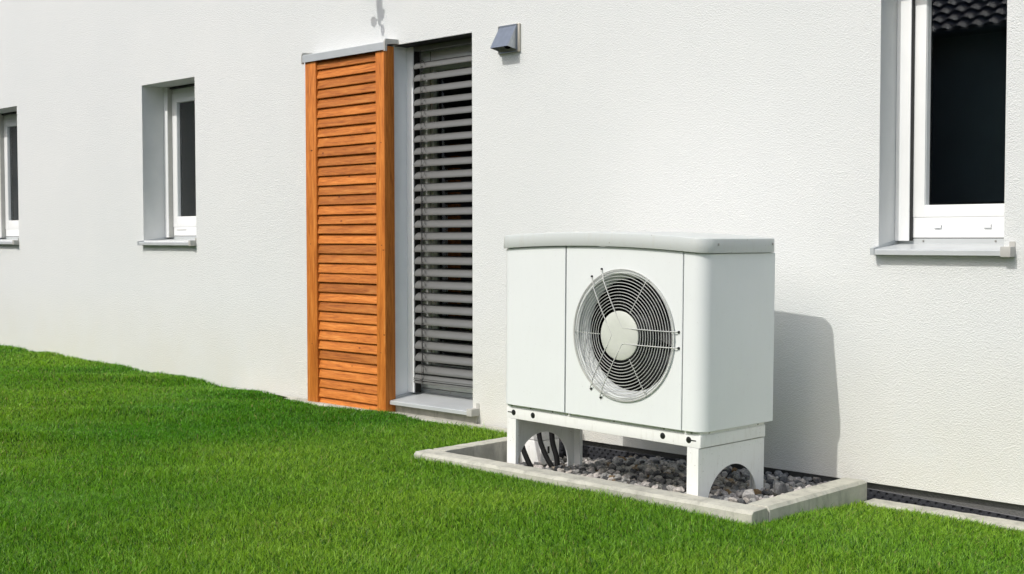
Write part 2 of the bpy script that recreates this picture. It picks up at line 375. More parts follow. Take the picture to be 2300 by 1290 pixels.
def screw(parent, loc, axis='y', r=0.0045, rel=HL):
    s = MB(); s.lathe([(0.0, -0.003), (r * 0.7, -0.003), (r, -0.001), (r, 0.001)], (0, 0, 0), 'y', 10)
    o = s.obj('screw', M['steel'], parent, 40); o.location = Vector(loc) - rel
    if axis == 'x': o.rotation_euler = (0, 0, R(90))
    return o
def sill(win, a, b, zl, zb, yf, yb, capl=True, left_over=0.0, right_over=0.0):
    s = HM(); x0, x1 = a - left_over, b + right_over
    th = 0.0025; lip = 0.023
    prof = [(yf, zl - lip), (yf, zl - 0.004), (yf + 0.004, zl), (yb, zb), (yb, zb + 0.022), (yb + th, zb + 0.022), (yb + th, zb - th), (yf + th, zl - th - 0.001), (yf + th, zl - lip)]
    s.prism(prof, 'x', x0, x1); s.obj('sill', M['alu'], win, 30)
    for k, xx in enumerate((x0, x1)):
        if k == 0 and not capl: continue
        c = HM(); e = 0.014
        u0, u1 = (xx - e, xx + 0.004) if k == 0 else (xx - 0.004, xx + e + (0.012 if right_over > 0 else 0))
        if k == 0:
            c.prism([(yf - 0.004, zl - lip - 0.002), (yf - 0.004, zl + 0.006), (yb, zb + 0.02), (yb, zb + 0.008), (0.002, zl - 0.002), (0.0, zl - lip - 0.002)], 'x', u0, u1)
        else:
            c.box(u0 - 0.012, u1, yf - 0.005, 0.006, zl - lip - 0.005, zl + 0.014, 0.003)
            c.box(u0 + 0.006, u1 - 0.001, -0.004, yb, zl - 0.006, zb + 0.010)
        c.obj('sill_end_cap', M['cap' if k else 'cover'], win, 30)
def window(q, yr, yf, zl, zb, railw, dsash, gbot, fbot, glass_top, rail=True, screws=()):
    a, b0_, c, d = OPEN[q]; b = b0_ + 0.06
    fr = HM(); fw = 0.068; y0, y1 = yf + 0.005, yf + 0.07
    fr.box(a + 0.001, a + fw, y0, y1, fbot, d - 0.012); fr.box(b - fw, b - 0.001, y0, y1, fbot, d - 0.012)
    fr.box(a + fw, b - fw, y0, y1, d - fw, d - 0.012); fr.box(a + fw, b - fw, y0 - 0.002, y1, fbot, dsash - 0.0005)
    win = fr.obj('window', M['pvc'])
    s = HM(); s0, s1 = a + fw - 0.012, b - fw + 0.012; sw = 0.070; zt = d - fw + 0.014
    s.box(s0, s0 + sw, yf, yf + 0.05, dsash, zt, 0.004); s.box(s1 - sw, s1, yf, yf + 0.05, dsash, zt, 0.004)
    s.box(s0 + sw - 0.002, s1 - sw + 0.002, yf + 0.001, yf + 0.05, dsash, gbot, 0.004); s.box(s0 + sw - 0.002, s1 - sw + 0.002, yf + 0.001, yf + 0.05, glass_top, zt, 0.004)
    s.obj('sash', M['pvc'], win, 30)
    i0, i1 = s0 + sw, s1 - sw; bd = HM()        # glazing bead steps in towards the pane
    bd.prism([(i0 - 0.001, yf + 0.006), (i0 + 0.004, yf + 0.006), (i0 + 0.011, yf + 0.022), (i0 - 0.001, yf + 0.022)], 'z', gbot, glass_top); bd.obj('glazing_bead', M['cover'], win); bd = HM()
    bd.prism([(i1 + 0.001, yf + 0.006), (i1 + 0.001, yf + 0.022), (i1 - 0.011, yf + 0.022), (i1 - 0.004, yf + 0.006)], 'z', gbot, glass_top); bd.obj('glazing_bead', M['cover'], win)
    gp = HM(); gp.box(i0 - 0.002, i1 + 0.002, yf + 0.024, yf + 0.028, gbot - 0.005, glass_top + 0.005); gp.obj('pane', M['glass'], win)
    sp = HM()
    for (x0, x1, z0, z1) in ((i0 + 0.001, i0 + 0.012, gbot, glass_top), (i1 - 0.012, i1 - 0.001, gbot, glass_top), (i0 + 0.012, i1 - 0.012, gbot, gbot + 0.011), (i0 + 0.012, i1 - 0.012, glass_top - 0.011, glass_top)):
        sp.box(x0, x1, yf + 0.030, yf + 0.044, z0, z1)
    sp.obj('glass_spacer', M['seal'], win)
    if rail:
        r_ = HM(); r_.box(a + 0.001, a + railw, yr, yf + 0.010, zb + 0.012, d - 0.004, 0.0025); r_.obj('guide_rail', M['pvc'], win, 30)
        r_ = HM(); r_.box(a + railw + 0.0005, a + railw + 0.005, yr + 0.004, yf + 0.0105, zb + 0.012, d - 0.004); r_.obj('rail_seal', M['seal' if q == 3 else 'cap'], win)
    b = b0_
    gs = HM(); gs.box(a + 0.003, b - 0.003, yf + 0.016, yf + 0.05, zb + 0.016, fbot - 0.0005); gs.obj('frame_seal', M['seal'], win)
    hb = HM(); hb.box(a + 0.003, b - 0.003, yr + 0.02, yf + 0.01, d - 0.018, d - 0.003); hb.obj('slot_shade', M['seal'], win)  # black block standing for the shade inside the open blind slot
    sill(win, a, b, zl, zb, -0.045, yf + 0.005, right_over=0.022 if q == 3 else -0.014, left_over=0.0)
    for sx in screws: screw(win, (sx, yf + 0.004, zb + 0.011))
    return win
w3 = window(3, 0.142, 0.166, 1.098, 1.122, 0.068, 1.236, 1.289, 1.148, 2.20, screws=(-2.555, -2.235))
for sx in (-2.487, -2.268):      # drain caps: small L-shaped lips
    dc = HM(); dc.box(sx - 0.016, sx + 0.016, 0.163, 0.172, 1.187, 1.190); dc.box(sx + 0.0135, sx + 0.016, 0.163, 0.172, 1.1905, 1.203)
    dc.obj('drain_cap', M['cover'], w3)
w1 = window(1, 0.185, 0.225, 1.118, 1.142, 0.056, 1.235, 1.318, 1.168, 2.205)
dc = HM(); dc.box(-8.79, -8.655, 0.2225, 0.233, 1.213, 1.2155); dc.obj('drain_slot', M['cap'], w1)
w0 = window(0, 0.185, 0.225, 1.118, 1.142, 0.056, 1.235, 1.318, 1.168, 2.205)
cu = HM()          # gathered net curtain behind the far window
pts = [(-11.95 + 0.02 * i, 0.36 + 0.015 * math.sin(i * 1.9)) for i in range(46)]
for i in range(45): cu.add([(pts[i][0], pts[i][1], 1.0), (pts[i + 1][0], pts[i + 1][1], 1.0), (pts[i + 1][0], pts[i + 1][1], 2.4), (pts[i][0], pts[i][1], 2.4)], [(0, 1, 2, 3)])
cu.obj('curtain', M['curtain'], w0, 80)

# patio door behind the blind
a, b, c, d = OPEN[2]
df = HM(); df.box(a + 0.001, a + 0.075, 0.215, 0.28, c + 0.05, d - 0.01); df.box(b - 0.075, b - 0.001, 0.215, 0.28, c + 0.05, d - 0.01)
df.box(a + 0.075, b - 0.075, 0.215, 0.28, d - 0.085, d - 0.01); df.box(a + 0.075, b - 0.075, 0.208, 0.28, c + 0.05, c + 0.12)
door = df.obj('patio_door', M['pvc'])
ds = HM()
for (x0, x1, z0, z1) in ((a + 0.062, a + 0.145, c + 0.12, d - 0.07), (b - 0.145, b - 0.062, c + 0.12, d - 0.07)): ds.box(x0, x1, 0.198, 0.25, z0, z1, 0.004)
ds.box(a + 0.145, b - 0.145, 0.199, 0.25, c + 0.12, c + 0.205); ds.box(a + 0.145, b - 0.145, 0.199, 0.25, d - 0.15, d - 0.07)
ds.obj('sash', M['pvc'], door)
gp = HM(); gp.box(a + 0.14, b - 0.14, 0.224, 0.228, c + 0.20, d - 0.145); gp.obj('pane', M['glass'], door)
gr = HM(); gr.box(a + 0.001, a + 0.062, 0.105, 0.155, c + 0.03, d - 0.004, 0.002); gr.obj('guide_rail', M['pvc'], door, 30)
gr = HM(); gr.box(a + 0.0625, a + 0.070, 0.112, 0.155, c + 0.03, d - 0.004); gr.obj('rail_seal', M['seal'], door)
gr = HM(); gr.box(b - 0.040, b - 0.001, 0.118, 0.155, c + 0.03, d - 0.004, 0.002); gr.obj('guide_rail', M['pvc'], door, 30)
fs_ = HM(); fs_.box(a + 0.003, b - 0.003, 0.222, 0.27, c + 0.047, c + 0.0495); fs_.obj('frame_seal', M['seal'], door)
sill(door, a + 0.016, b, 0.158, 0.190, -0.06, 0.205, right_over=0.03)
for sx in (-5.62, -5.36): screw(door, (sx, 0.204, 0.204))
pk = HM(); pk.box(a + 0.004, b - 0.004, 0.012, 0.212, d - 0.0045, d - 0.0015); pk.obj('pocket_shade', M['seal'])  # thin black sheet put in for the shade of the open blind recess
ss = HM(); ss.box(a, b + 0.045, -0.012, 0.05, -0.1, 0.135); ss.obj('sill_base', M['concrete'])

# ------------------------------------------------------------------ outside venetian blind
bl = empty('venetian_blind', (-5.557, 0.125, 0.25)); tag(bl, 'grey metal venetian blind lowered in the tall opening next to the wooden shutter', 'blind')
bx0, bx1 = a + 0.074, b - 0.030; half = (bx1 - bx0) / 2 - 0.002
prof = []
for k in range(9):
    t_ = k / 8 - 0.5; yy = t_ * 0.080; zz = 0.015 * (1 - (2 * t_) ** 2)
    if k == 0: zz -= 0.003
    prof.append((yy, zz))
tl = R(34); rot = lambda q: (q[0] * math.cos(tl) - q[1] * math.sin(tl), q[0] * math.sin(tl) + q[1] * math.cos(tl))
poly = [rot(q) for q in prof] + [rot((q[0], q[1] - 0.0012)) for q in reversed(prof)]
sm = MB(); sm.prism(poly, 'x', -half, half)
first = None
cz0 = 2.200; step = 0.0741; bxc = (bx0 + bx1) / 2
for k in range(26):
    z = cz0 - step * k - 0.25
    if first is None: first = sm.obj('slat', M['slat'], bl, 50); s_ = first
    else: s_ = share('slat', first, bl)
    s_.location = (bxc + 5.557, 0.0, z); s_.rotation_euler = (R(random.uniform(-1.6, 1.6)), R(random.uniform(-0.12, 0.12)), 0)
for k, z in enumerate((0.300, 0.285)): share('slat', first, bl, (bxc + 5.557, 0.0, z - 0.25), (R(-20 - 9 * k), 0, 0))
br = MB(); br.box(bx0 + 5.557, bx1 + 5.557, -0.036, 0.036, 0.008, 0.022, 0.003); br.obj('bottom_rail', M['slat'], bl, 30)
hd = MB(); hd.box(bx0 + 5.557, bx1 + 5.557, -0.02, 0.04, 2.035, 2.062); hd.obj('head_rail', M['slat'], bl)
for cx in (-5.745, -5.236):
    cd = MB()
    for yy in (-0.041, 0.036):
        pts = [(cx + 5.557 + 0.0015 * math.sin(i * 1.3 + yy * 40), yy, 2.03 - i * 2.02 / 40) for i in range(41)]
        cd.tube(pts, 0.0018, 5)
    for k in range(26):
        z = cz0 - step * k - 0.25
        cd.tube([(cx + 5.557, -0.040, z - 0.020), (cx + 5.557, -0.010, z - 0.006), (cx + 5.557, 0.035, z + 0.016)], 0.0016, 4)
        cd.tube([(cx + 5.557, -0.042, z + 0.022), (cx + 5.557 + 0.02, -0.036, z + 0.014), (cx + 5.557 + 0.035, -0.038, z - 0.012)], 0.0015, 4)
    cd.obj('ladder_cord', M['cord'], bl, 60)
lc = MB(); lc.tube([(-0.175, -0.045, 1.2), (-0.179, -0.046, 0.6), (-0.176, -0.046, 0.16), (-0.165, -0.046, 0.05), (-0.178, -0.048, 0.03), (-0.2, -0.047, 0.035)], 0.0017, 5); lc.obj('lift_cord', M['cord'], bl, 60)

# ------------------------------------------------------------------ sliding wooden shutter
SHX0, SHX1, SHZ0, SHZ1 = -6.672, -5.880, 0.10, 2.306
sh = empty('sliding_shutter', (-6.27, -0.05, 0.10)); tag(sh, 'orange stained wooden louvre shutter slid aside on the white wall', 'shutter')
def wood(mb, name, vert, smooth=30):
    o = mb.obj(name, M['wood'], sh, smooth)
    at = o.data.attributes.new('vert', 'FLOAT', 'POINT'); at.data.foreach_set('value', [float(vert)] * len(o.data.vertices)); return o
sx = lambda x: x + 6.27
yF, yB = -0.092 + 0.05, -0.012 + 0.05
m_ = MB(); m_.box(sx(SHX0), sx(-6.560), yF, yB, -0.03, SHZ1 - 0.1, 0.004); stl = wood(m_, 'stile', 1)
m_ = MB(); m_.box(sx(-5.962), sx(SHX1), yF, yB, -0.03, SHZ1 - 0.1, 0.004); st2 = wood(m_, 'stile', 1)
for zz in (0.35, 1.0, 1.62):
    for xx in (-6.615, -5.915):
        k = MB(); k.lathe([(0, -0.0012), (0.003, -0.0012), (0.003, 0.001)], (0, 0, 0), 'y', 8); o = k.obj('nail_head', M['seal'], sh); o.location = (sx(xx) + random.uniform(-.01, .01), yF - 0.0002, zz + random.uniform(-.03, .03))
hw = (6.574 - 5.950) / 2
# louvre board: lower edge stands out, upper edge tucked behind the board above
lp = [(-0.0335, -0.0235), (-0.0325, -0.0262), (-0.029, -0.0275), (-0.015, -0.0275), (-0.006, 0.0300), (-0.006, 0.0335), (-0.012, 0.0340), (-0.0175, 0.0325), (-0.0205, 0.0285)]
lm = MB(); lm.prism(lp, 'x', -hw, hw)
first = None; n_sl = 36
for k in range(n_sl):
    zc = 2.250 - 0.0617 * k
    if first is None:
        first = wood(lm, 'slat', 0, 25); o = first
    else: o = share('slat', first, sh)
    o.location = (sx(-6.261), 0.0 + random.uniform(-0.0015, 0.0015), zc - 0.10 + random.uniform(-0.0012, 0.0012)); o.rotation_euler = (R(random.uniform(-1.8, 1.8)), R(random.uniform(-0.15, 0.15)), 0)
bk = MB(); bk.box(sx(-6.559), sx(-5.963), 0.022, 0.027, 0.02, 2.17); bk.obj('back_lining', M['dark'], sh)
lidm = MB(); lidm.prism([(-0.055, 2.178), (-0.055, 2.222), (-0.051, 2.226), (0.048, 2.236), (0.048, 2.232), (-0.05, 2.222), (-0.0525, 2.219), (-0.0525, 2.178)], 'x', sx(-6.686), sx(-5.862))
cov = lidm.obj('top_cover', M['cover'], sh, 25)
for e0, e1 in ((-6.692, -6.684), (-5.8645, -5.853)):
    k = MB(); k.prism([(-0.058, 2.170), (-0.058, 2.228), (-0.05, 2.243), (0.0495, 2.247), (0.0495, 2.222), (-0.040, 2.212), (-0.040, 2.170)], 'x', sx(e0), sx(e1)); k.obj('cover_end_cap', M['cap'], cov, 25)

# ------------------------------------------------------------------ wall vent hood
vh = empty('vent_hood', (-4.9065, 0, 2.246)); tag(vh, 'small stainless steel vent hood high on the white wall', 'vent')
k = MB(); k.box(-0.083, 0.083, -0.014, -0.001, -0.077, 0.077, 0.002); k.obj('back_plate', M['ventplate'], vh, 30)
k = MB()
hx0, hx1 = -0.069, 0.065; zt, zb_ = 0.068, -0.052; yo = -0.088; th = 0.002
k.add([(hx0, -0.016, zt), (hx1, -0.016, zt), (hx1, yo, zb_), (hx0, yo, zb_)], [(3, 2, 1, 0)])
k.add([(hx0, -0.016, zt), (hx0, yo, zb_), (hx0, -0.016, zb_ - 0.012)], [(0, 1, 2)])
k.add([(hx1, -0.016, zt), (hx1, yo, zb_), (hx1, -0.016, zb_ - 0.012)], [(2, 1, 0)])
k.add([(hx0 + th, -0.018, zt - .004), (hx1 - th, -0.018, zt - .004), (hx1 - th, yo + th, zb_), (hx0 + th, yo + th, zb_), (hx0 + th, -0.018, zb_ - .012), (hx1 - th, -0.018, zb_ - .012)], [(0, 1, 2, 3), (0, 3, 4), (1, 5, 2)])
k.obj('hood', M['vent'], vh)
k = MB(); k.box(hx0 - 0.004, hx1 + 0.004, -0.0175, -0.0145, 0.068, 0.076); k.box(hx0 - 0.006, hx0 - 0.001, -0.0175, -0.0145, -0.07, 0.068); k.box(hx1 + 0.001, hx1 + 0.006, -0.0175, -0.0145, -0.07, 0.068); k.box(hx0 - 0.004, hx1 + 0.004, -0.0175, -0.0145, -0.076, -0.070); k.obj('flange', M['vent'], vh)
k = MB(); k.lathe([(0.0, -0.0152), (0.045, -0.0152)], (0, 0, -0.01), 'y', 24); k.obj('duct_opening', M['dark'], vh)
for x_ in (-0.070, 0.068):
    for z_ in (-0.070, 0.071): screw(vh, (x_, -0.0176, z_), r=0.0042, rel=Vector((0, 0, 0)))

# ------------------------------------------------------------------ wind sensor above the frame (its shadow falls on the wall)
ws = empty('wind_sensor', (-6.07, -0.30, 2.755)); tag(ws, 'grey cup anemometer whose shadow falls on the wall above the wooden shutter', 'wind sensor')
k = MB(); k.lathe([(0.0, 0.0), (0.008, 0.002), (0.015, 0.025), (0.017, 0.04), (0.028, 0.11), (0.030, 0.22), (0.0, 0.22)], (0, 0, 0), 'z', 24); k.obj('body', M['cap'], ws, 50)
k = MB(); k.tube([(0, 0, 0.18), (0, 0.12, 0.2), (0, 0.299, 0.2)], 0.012, 10); k.obj('bracket', M['cap'], ws, 50)
for an in (165, 285, 45):
    dx, dy = math.cos(R(an)), math.sin(R(an)); k = MB()
    k.tube([(0, 0, 0.028), (dx * 0.05, dy * 0.05, 0.028)], 0.0055, 6)
    cc = Vector((dx * 0.055, dy * 0.055, 0.018)); ax = Vector((-dy, dx, 0)); u2 = Vector((0, 0, 1)); v2 = ax.cross(u2)
    base = len(k.v); nr = 6
    for i in range(nr):
        ph = math.pi / 2 * i / (nr - 1)
        for j in range(16):
            a_ = 2 * math.pi * j / 16; k.v.append(tuple(cc + ax * (0.028 * math.sin(ph)) + (u2 * math.cos(a_) + v2 * math.sin(a_)) * (0.028 * math.cos(ph) + 1e-4)))
    for i in range(nr - 1):
        for j in range(16): k.f.append((base + i * 16 + j, base + i * 16 + (j + 1) % 16, base + (i + 1) * 16 + (j + 1) % 16, base + (i + 1) * 16 + j))
    k.obj('cup', M['cap'], ws, 50)

# ------------------------------------------------------------------ kerbs
def kerb(name, x0, x1, y0, y1, z0, z1, label, cham='', seed=0):
    bm = bmesh.new(); bmesh.ops.create_cube(bm, size=1.0)
    for v in bm.verts: v.co = Vector(((x0 + x1) / 2 + v.co.x * (x1 - x0), (y0 + y1) / 2 + v.co.y * (y1 - y0), (z0 + z1) / 2 + v.co.z * (z1 - z0)))
    top = [e for e in bm.edges if all(v.co.z > z1 - 1e-4 for v in e.verts)]
    def side(e):
        m_ = (e.verts[0].co + e.verts[1].co) / 2
        return {'f': abs(m_.y - y0) < 1e-4, 'b': abs(m_.y - y1) < 1e-4, 'l': abs(m_.x - x0) < 1e-4, 'r': abs(m_.x - x1) < 1e-4}
    ch = [e for e in top if any(side(e)[s] for s in cham)]
    rest = [e for e in bm.edges if e not in ch]
    bmesh.ops.bevel(bm, geom=ch, offset=0.013, segments=1, profile=0.5, affect='EDGES')
    bmesh.ops.bevel(bm, geom=[e for e in bm.edges if e.calc_face_angle(0) > R(60)], offset=0.0025, segments=1, affect='EDGES')
    L = max(x1 - x0, y1 - y0); long_ax = 0 if x1 - x0 > y1 - y0 else 1; lo = x0 if long_ax == 0 else y0
    n = int(L / 0.025)
    for i in range(1, n):
        co = [0, 0, 0]; co[long_ax] = lo + L * i / n; no = [0, 0, 0]; no[long_ax] = 1
        bmesh.ops.bisect_plane(bm, geom=list(bm.verts) + list(bm.edges) + list(bm.faces), plane_co=co, plane_no=no)
    rr = random.Random(seed)
    for v in bm.verts:
        v.co += Vector((rr.gauss(0, 1), rr.gauss(0, 1), rr.gauss(0, 1))) * 0.0005
    c = Vector(((x0 + x1) / 2, (y0 + y1) / 2, z0))
    for v in bm.verts: v.co -= c
    me = bpy.data.meshes.new(name); bm.to_mesh(me); bm.free(); me.materials.append(M['concrete'])
    me.polygons.foreach_set('use_smooth', [True] * len(me.polygons)); me.set_sharp_from_angle(angle=R(28))
    o = bpy.data.objects.new(name, me); COL.objects.link(o); o.location = c; tag(o, label, 'kerb'); return o
KW = 0.100
kerb('kerb_stone', KX0, KX1, KY0, KY0 + KW + 0.015, -0.2, KZ, 'long pale concrete kerb along the front of the gravel bed', 'fb', 1)
kerb('kerb_stone', KX1 - KW + 0.002, KX1 + 0.002, KY0 + KW + 0.019, -0.075, -0.2, KZ + 0.001, 'concrete kerb to the right of the heat pump, running to the wall', 'rb', 2)
kerb('kerb_stone', KX0, KX0 + KW, KY0 + KW + 0.019, -0.10, -0.2, KZ + 0.001, 'concrete kerb to the left of the heat pump beside the grass', 'l', 3)
kerb('kerb_strip', KX1 + 0.012, 3.4, -0.135, -0.035, -0.3, 0.020, 'low concrete kerb strip along the wall at the far right', 'f', 4)
kerb('kerb_strip', -7.6, KX0 - 0.004, -0.135, -0.035, -0.3, 0.088, 'low concrete kerb strip along the wall left of the gravel bed', 'f', 5)

# ------------------------------------------------------------------ dimpled membrane against the plinth
mx0, mx1 = -4.62, 3.2; px_, pz_ = 0.038, 0.019
mbm = MB()
def mem_top(x): return float(np.interp(x, [-4.6, -2.75, -2.0, 3.2], [0.048, 0.049, 0.024, 0.0]))
nc = int((mx1 - mx0) / (px_ / 2)); rows = 8
RS = [(0.0088, 0.0), (0.0080, 0.0045), (0.0055, 0.0080)]
def in_rings(cx, cz, n=10):
    base = len(mbm.v)
    for r_, dp in RS:
        for k in range(n): a_ = 2 * math.pi * k / n + math.pi / n; mbm.v.append((cx + r_ * math.cos(a_), 0.018 + dp, cz + r_ * math.sin(a_)))
    for i in range(2):
        for k in range(n): mbm.f.append((base + i * n + k, base + i * n + (k + 1) % n, base + (i + 1) * n + (k + 1) % n, base + (i + 1) * n + k))
    mbm.f.append(tuple(base + 2 * n + k for k in range(n))); return base
import itertools
hx, hz = px_ / 2, pz_
for i in range(nc):
    for j in range(rows):
        cx = mx0 + hx * (i + 0.5); tz = mem_top(cx); cz = tz - 0.003 - hz * (j + 0.5)
        x0, x1 = cx - hx / 2, cx + hx / 2; t0, t1 = mem_top(x0), mem_top(x1)
        za, zb2 = 0.003 + hz * j, 0.003 + hz * (j + 1)
        quad = [(x0, 0.018, t0 - zb2), (x1, 0.018, t1 - zb2), (x1, 0.018, t1 - za), (x0, 0.018, t0 - za)]
        if (i + j) % 2: mbm.add(quad, [(0, 1, 2, 3)]); continue
        b0 = in_rings(cx, cz); q0 = len(mbm.v); mbm.v += quad
        n = 10
        ang = [math.degrees(2 * math.pi * k / n + math.pi / n) % 360 for k in range(n)]
        cor = {0: 225, 1: 315, 2: 45, 3: 135}
        def nearest(k): return min(cor, key=lambda c_: min(abs(ang[k] - cor[c_]), 360 - abs(ang[k] - cor[c_])))
        for k in range(n):
            l = (k + 1) % n; nk, nl = nearest(k), nearest(l)
            if nk == nl: mbm.f.append((b0 + l, b0 + k, q0 + nk))
            else: mbm.f.append((b0 + l, b0 + k, q0 + nk, q0 + nl))
    x0, x1 = mx0 + hx * i, mx0 + hx * (i + 1)
    mbm.add([(x0, 0.018, mem_top(x0) - 0.003), (x1, 0.018, mem_top(x1) - 0.003), (x1, 0.0195, mem_top(x1)), (x0, 0.0195, mem_top(x0))], [(0, 1, 2, 3)])
mo = mbm.obj('dimpled_membrane', M['membrane'], None, 40); tag(mo, 'black dimpled plastic sheet along the foot of the house wall', 'membrane')

# ------------------------------------------------------------------ gravel bed
gb = MB(); gxs = np.linspace(KX0 + KW - 0.01, KX1 - KW + 0.012, 40); gys = np.linspace(KY0 + KW, 0.03, 18)
def gravel_z(x, y): return float(np.interp(x, [-4.6, -4.2, -4.02, -3.85, -2.7], [-0.045, -0.015, 0.018, 0.038, 0.048])) + 0.018 * (float(vnoise(np.array(x * 5.0), np.array(y * 5.0), 21)) - 0.5) - 0.01 * max(0, (y + 0.25) / 0.25)
gb.v = [(x, y, gravel_z(x, y) - 0.012) for x in gxs for y in gys]
gb.f = [(i * 18 + j, (i + 1) * 18 + j, (i + 1) * 18 + j + 1, i * 18 + j + 1) for i in range(39) for j in range(17)]
gbo = gb.obj('gravel_bed', M['gravelbase']); tag(gbo, kind='structure')
def stone_mesh(seed, npts=26):
    rr = random.Random(seed); bm = bmesh.new(); ex = (1.0, rr.uniform(0.68, 0.95), rr.uniform(0.5, 0.78))
    for i in range(npts):
        v = Vector((rr.gauss(0, 1), rr.gauss(0, 1), rr.gauss(0, 1))).normalized() * rr.uniform(0.86, 1.0)
        v = Vector((max(-0.8, min(0.8, v.x)), max(-0.78, min(0.82, v.y)), max(-0.75, min(0.75, v.z))))
        bm.verts.new((v.x * ex[0], v.y * ex[1], v.z * ex[2]))
    r_ = bmesh.ops.convex_hull(bm, input=list(bm.verts))
    dele = list({e for e in r_['geom_interior'] + r_['geom_unused'] if isinstance(e, bmesh.types.BMVert)})
    bmesh.ops.delete(bm, geom=dele, context='VERTS')
    bmesh.ops.recalc_face_normals(bm, faces=bm.faces)
    me = bpy.data.meshes.new('stone'); bm.to_mesh(me); bm.free(); me.materials.append(M['stone'])
    me.polygons.foreach_set('use_smooth', [True] * len(me.polygons)); me.set_sharp_from_angle(angle=R(24)); return me
SM = [stone_mesh(100 + i) for i in range(14)]
cand = []
sp = 0.033
for i, x in enumerate(np.arange(KX0 + KW + 0.015, KX1 - KW - 0.005, sp)):
    for j, y in enumerate(np.arange(KY0 + KW + 0.035, 0.015, sp)):
        for lay in range(2):
            xx = x + (sp / 2 if (j + lay) % 2 else 0) + random.uniform(-.012, .012); yy = y + random.uniform(-.012, .012)
            if xx < KX0 + KW + 0.018 or xx > KX1 - KW - 0.014: continue
            if lay and random.random() < 0.45: continue
            r_ = random.choice((0.014, 0.017, 0.020, 0.023, 0.027)) * random.uniform(0.85, 1.12)
            if lay: r_ = max(r_, 0.021)
            big = r_ * random.uniform(0.9, 1.15)
            cand.append((xx, yy, gravel_z(xx, yy) + (0.016 if lay else 0.0) + random.uniform(-.004, .005), big, lay))
# a few stones the photograph shows lying prominently
cand += [(-4.02, -0.775, 0.062, 0.034, 2), (-3.99, -0.74, 0.055, 0.026, 2), (-2.88, -0.43, 0.085, 0.046, 2), (-2.93, -0.60, 0.078, 0.038, 2), (-3.13, -0.74, 0.078, 0.032, 2), (-3.11, -0.755, 0.062, 0.030, 2), (-2.84, -0.40, 0.065, 0.03, 2)]
campos = np.array((0, -5, 1.15))
def vis(s):
    d_ = np.linalg.norm(np.array(s[:3]) - campos); y_hide = -0.84 + (KZ - s[2] - s[3] * 0.5) / 1.05 * 5.4 * 0.72
    return s[3] / d_ * (1.0 if s[4] else 0.55) * (1.0 if s[1] > y_hide else 0.3) * (1 if s[1] < -0.12 else .6)
cand.sort(key=vis, reverse=True)
RV = []; RF = []; RT = []
for i, (x, y, z, r_, lay) in enumerate(cand):
    me = SM[random.randrange(len(SM))]; rt = (random.uniform(-.5, .5), random.uniform(-.5, .5), random.uniform(0, 6.28))
    if i < 300:
        o = bpy.data.objects.new('stone', me); COL.objects.link(o); o.parent = gbo; o.location = (x, y, z); o.rotation_euler = rt; o.scale = (r_, r_, r_)
    else:
        from mathutils import Euler
        mt = Matrix.Translation((x, y, z)) @ Euler(rt).to_matrix().to_4x4() @ Matrix.Scale(r_, 4); n = len(RV)
        RV += [tuple(mt @ v.co) for v in me.vertices]; RF += [tuple(n + k for k in p_.vertices) for p_ in me.polygons]; RT += [random.random()] * len(me.vertices)
st = mesh_obj('small_stones', RV, RF, M['stone'], gbo, 38); tag(st, kind='stuff')
at = st.data.attributes.new('stone_tone', 'FLOAT', 'POINT'); at.data.foreach_set('value', RT)

# ------------------------------------------------------------------ heat pump
HPC = Vector((-3.564, -0.605, 0.05))
hp = empty('heat_pump', HPC, (0, R(0.60), R(-1.6))); tag(hp, 'white heat pump unit with round fan grille on arched legs', 'heat pump')
W2 = 0.588; YF, YBK = -0.245, 0.252; Z0, ZE = 0.316, 1.044; RC = 0.060
def arch(x): return 0.021 * (1 - (x / W2) ** 2)
def zt(x): return ZE + arch(x) - 0.0035
def sheet(path, z0, ztop, t_=0.012):
    """upright sheet along a plan path, its thickness to the left of the path's direction"""
    k = MB(); n = len(path); P = [Vector((p_[0], p_[1], 0)) for p_ in path]; Q = []
    for i in range(n):
        d_ = (P[min(i + 1, n - 1)] - P[max(i - 1, 0)]).normalized(); Q.append(P[i] + Vector((-d_.y, d_.x, 0)) * t_)
    b0 = z0; e = 0.003
    for i in range(n):
        o_ = P[i] + (Q[i] - P[i]) * (e / t_)
        z1 = ztop(P[i].x)
        k.v += [(Q[i].x, Q[i].y, b0), (o_.x, o_.y, b0), (P[i].x, P[i].y, b0 + e), (P[i].x, P[i].y, z1 - e), (o_.x, o_.y, z1), (Q[i].x, Q[i].y, z1)]
    for i in range(n - 1):
        for j in range(5): k.f.append((i * 6 + j, (i + 1) * 6 + j, (i + 1) * 6 + j + 1, i * 6 + j + 1))
        k.f.append((i * 6 + 5, (i + 1) * 6 + 5, (i + 1) * 6, i * 6))
    k.f.append(tuple(reversed(range(6)))); k.f.append(tuple((n - 1) * 6 + j for j in range(6)))
    return k
def arcp(cx, cy, r_, a0, a1, n=12): return [(cx + r_ * math.cos(R(a0 + (a1 - a0) * i / n)), cy + r_ * math.sin(R(a0 + (a1 - a0) * i / n))) for i in range(n + 1)]
S1, S2, GAP = -0.172, 0.486, 0.0032
xl = np.linspace
lpath = [(-W2, YBK)] + arcp(-W2 + RC, YF + RC, RC, 180, 270) + [(x, YF) for x in np.linspace(-W2 + RC + 0.03, S1 - GAP, 12)]
sheet(lpath, Z0, zt).obj('left_panel', M['hp'], hp, 14)
rpath = [(S2 + GAP, YF)] + arcp(W2 - RC, YF + RC, RC, 270, 360) + [(W2, YBK)]
sheet(rpath, Z0, zt).obj('right_panel', M['hp'], hp, 14)
bpath = [(W2 - 0.004, YBK - 0.002), (-W2 + 0.004, YBK - 0.002)]
sheet([(x, YBK - 0.004) for x in np.linspace(W2 - 0.013, -W2 + 0.013, 20)], Z0, zt).obj('back_panel', M['hp'], hp, 35)
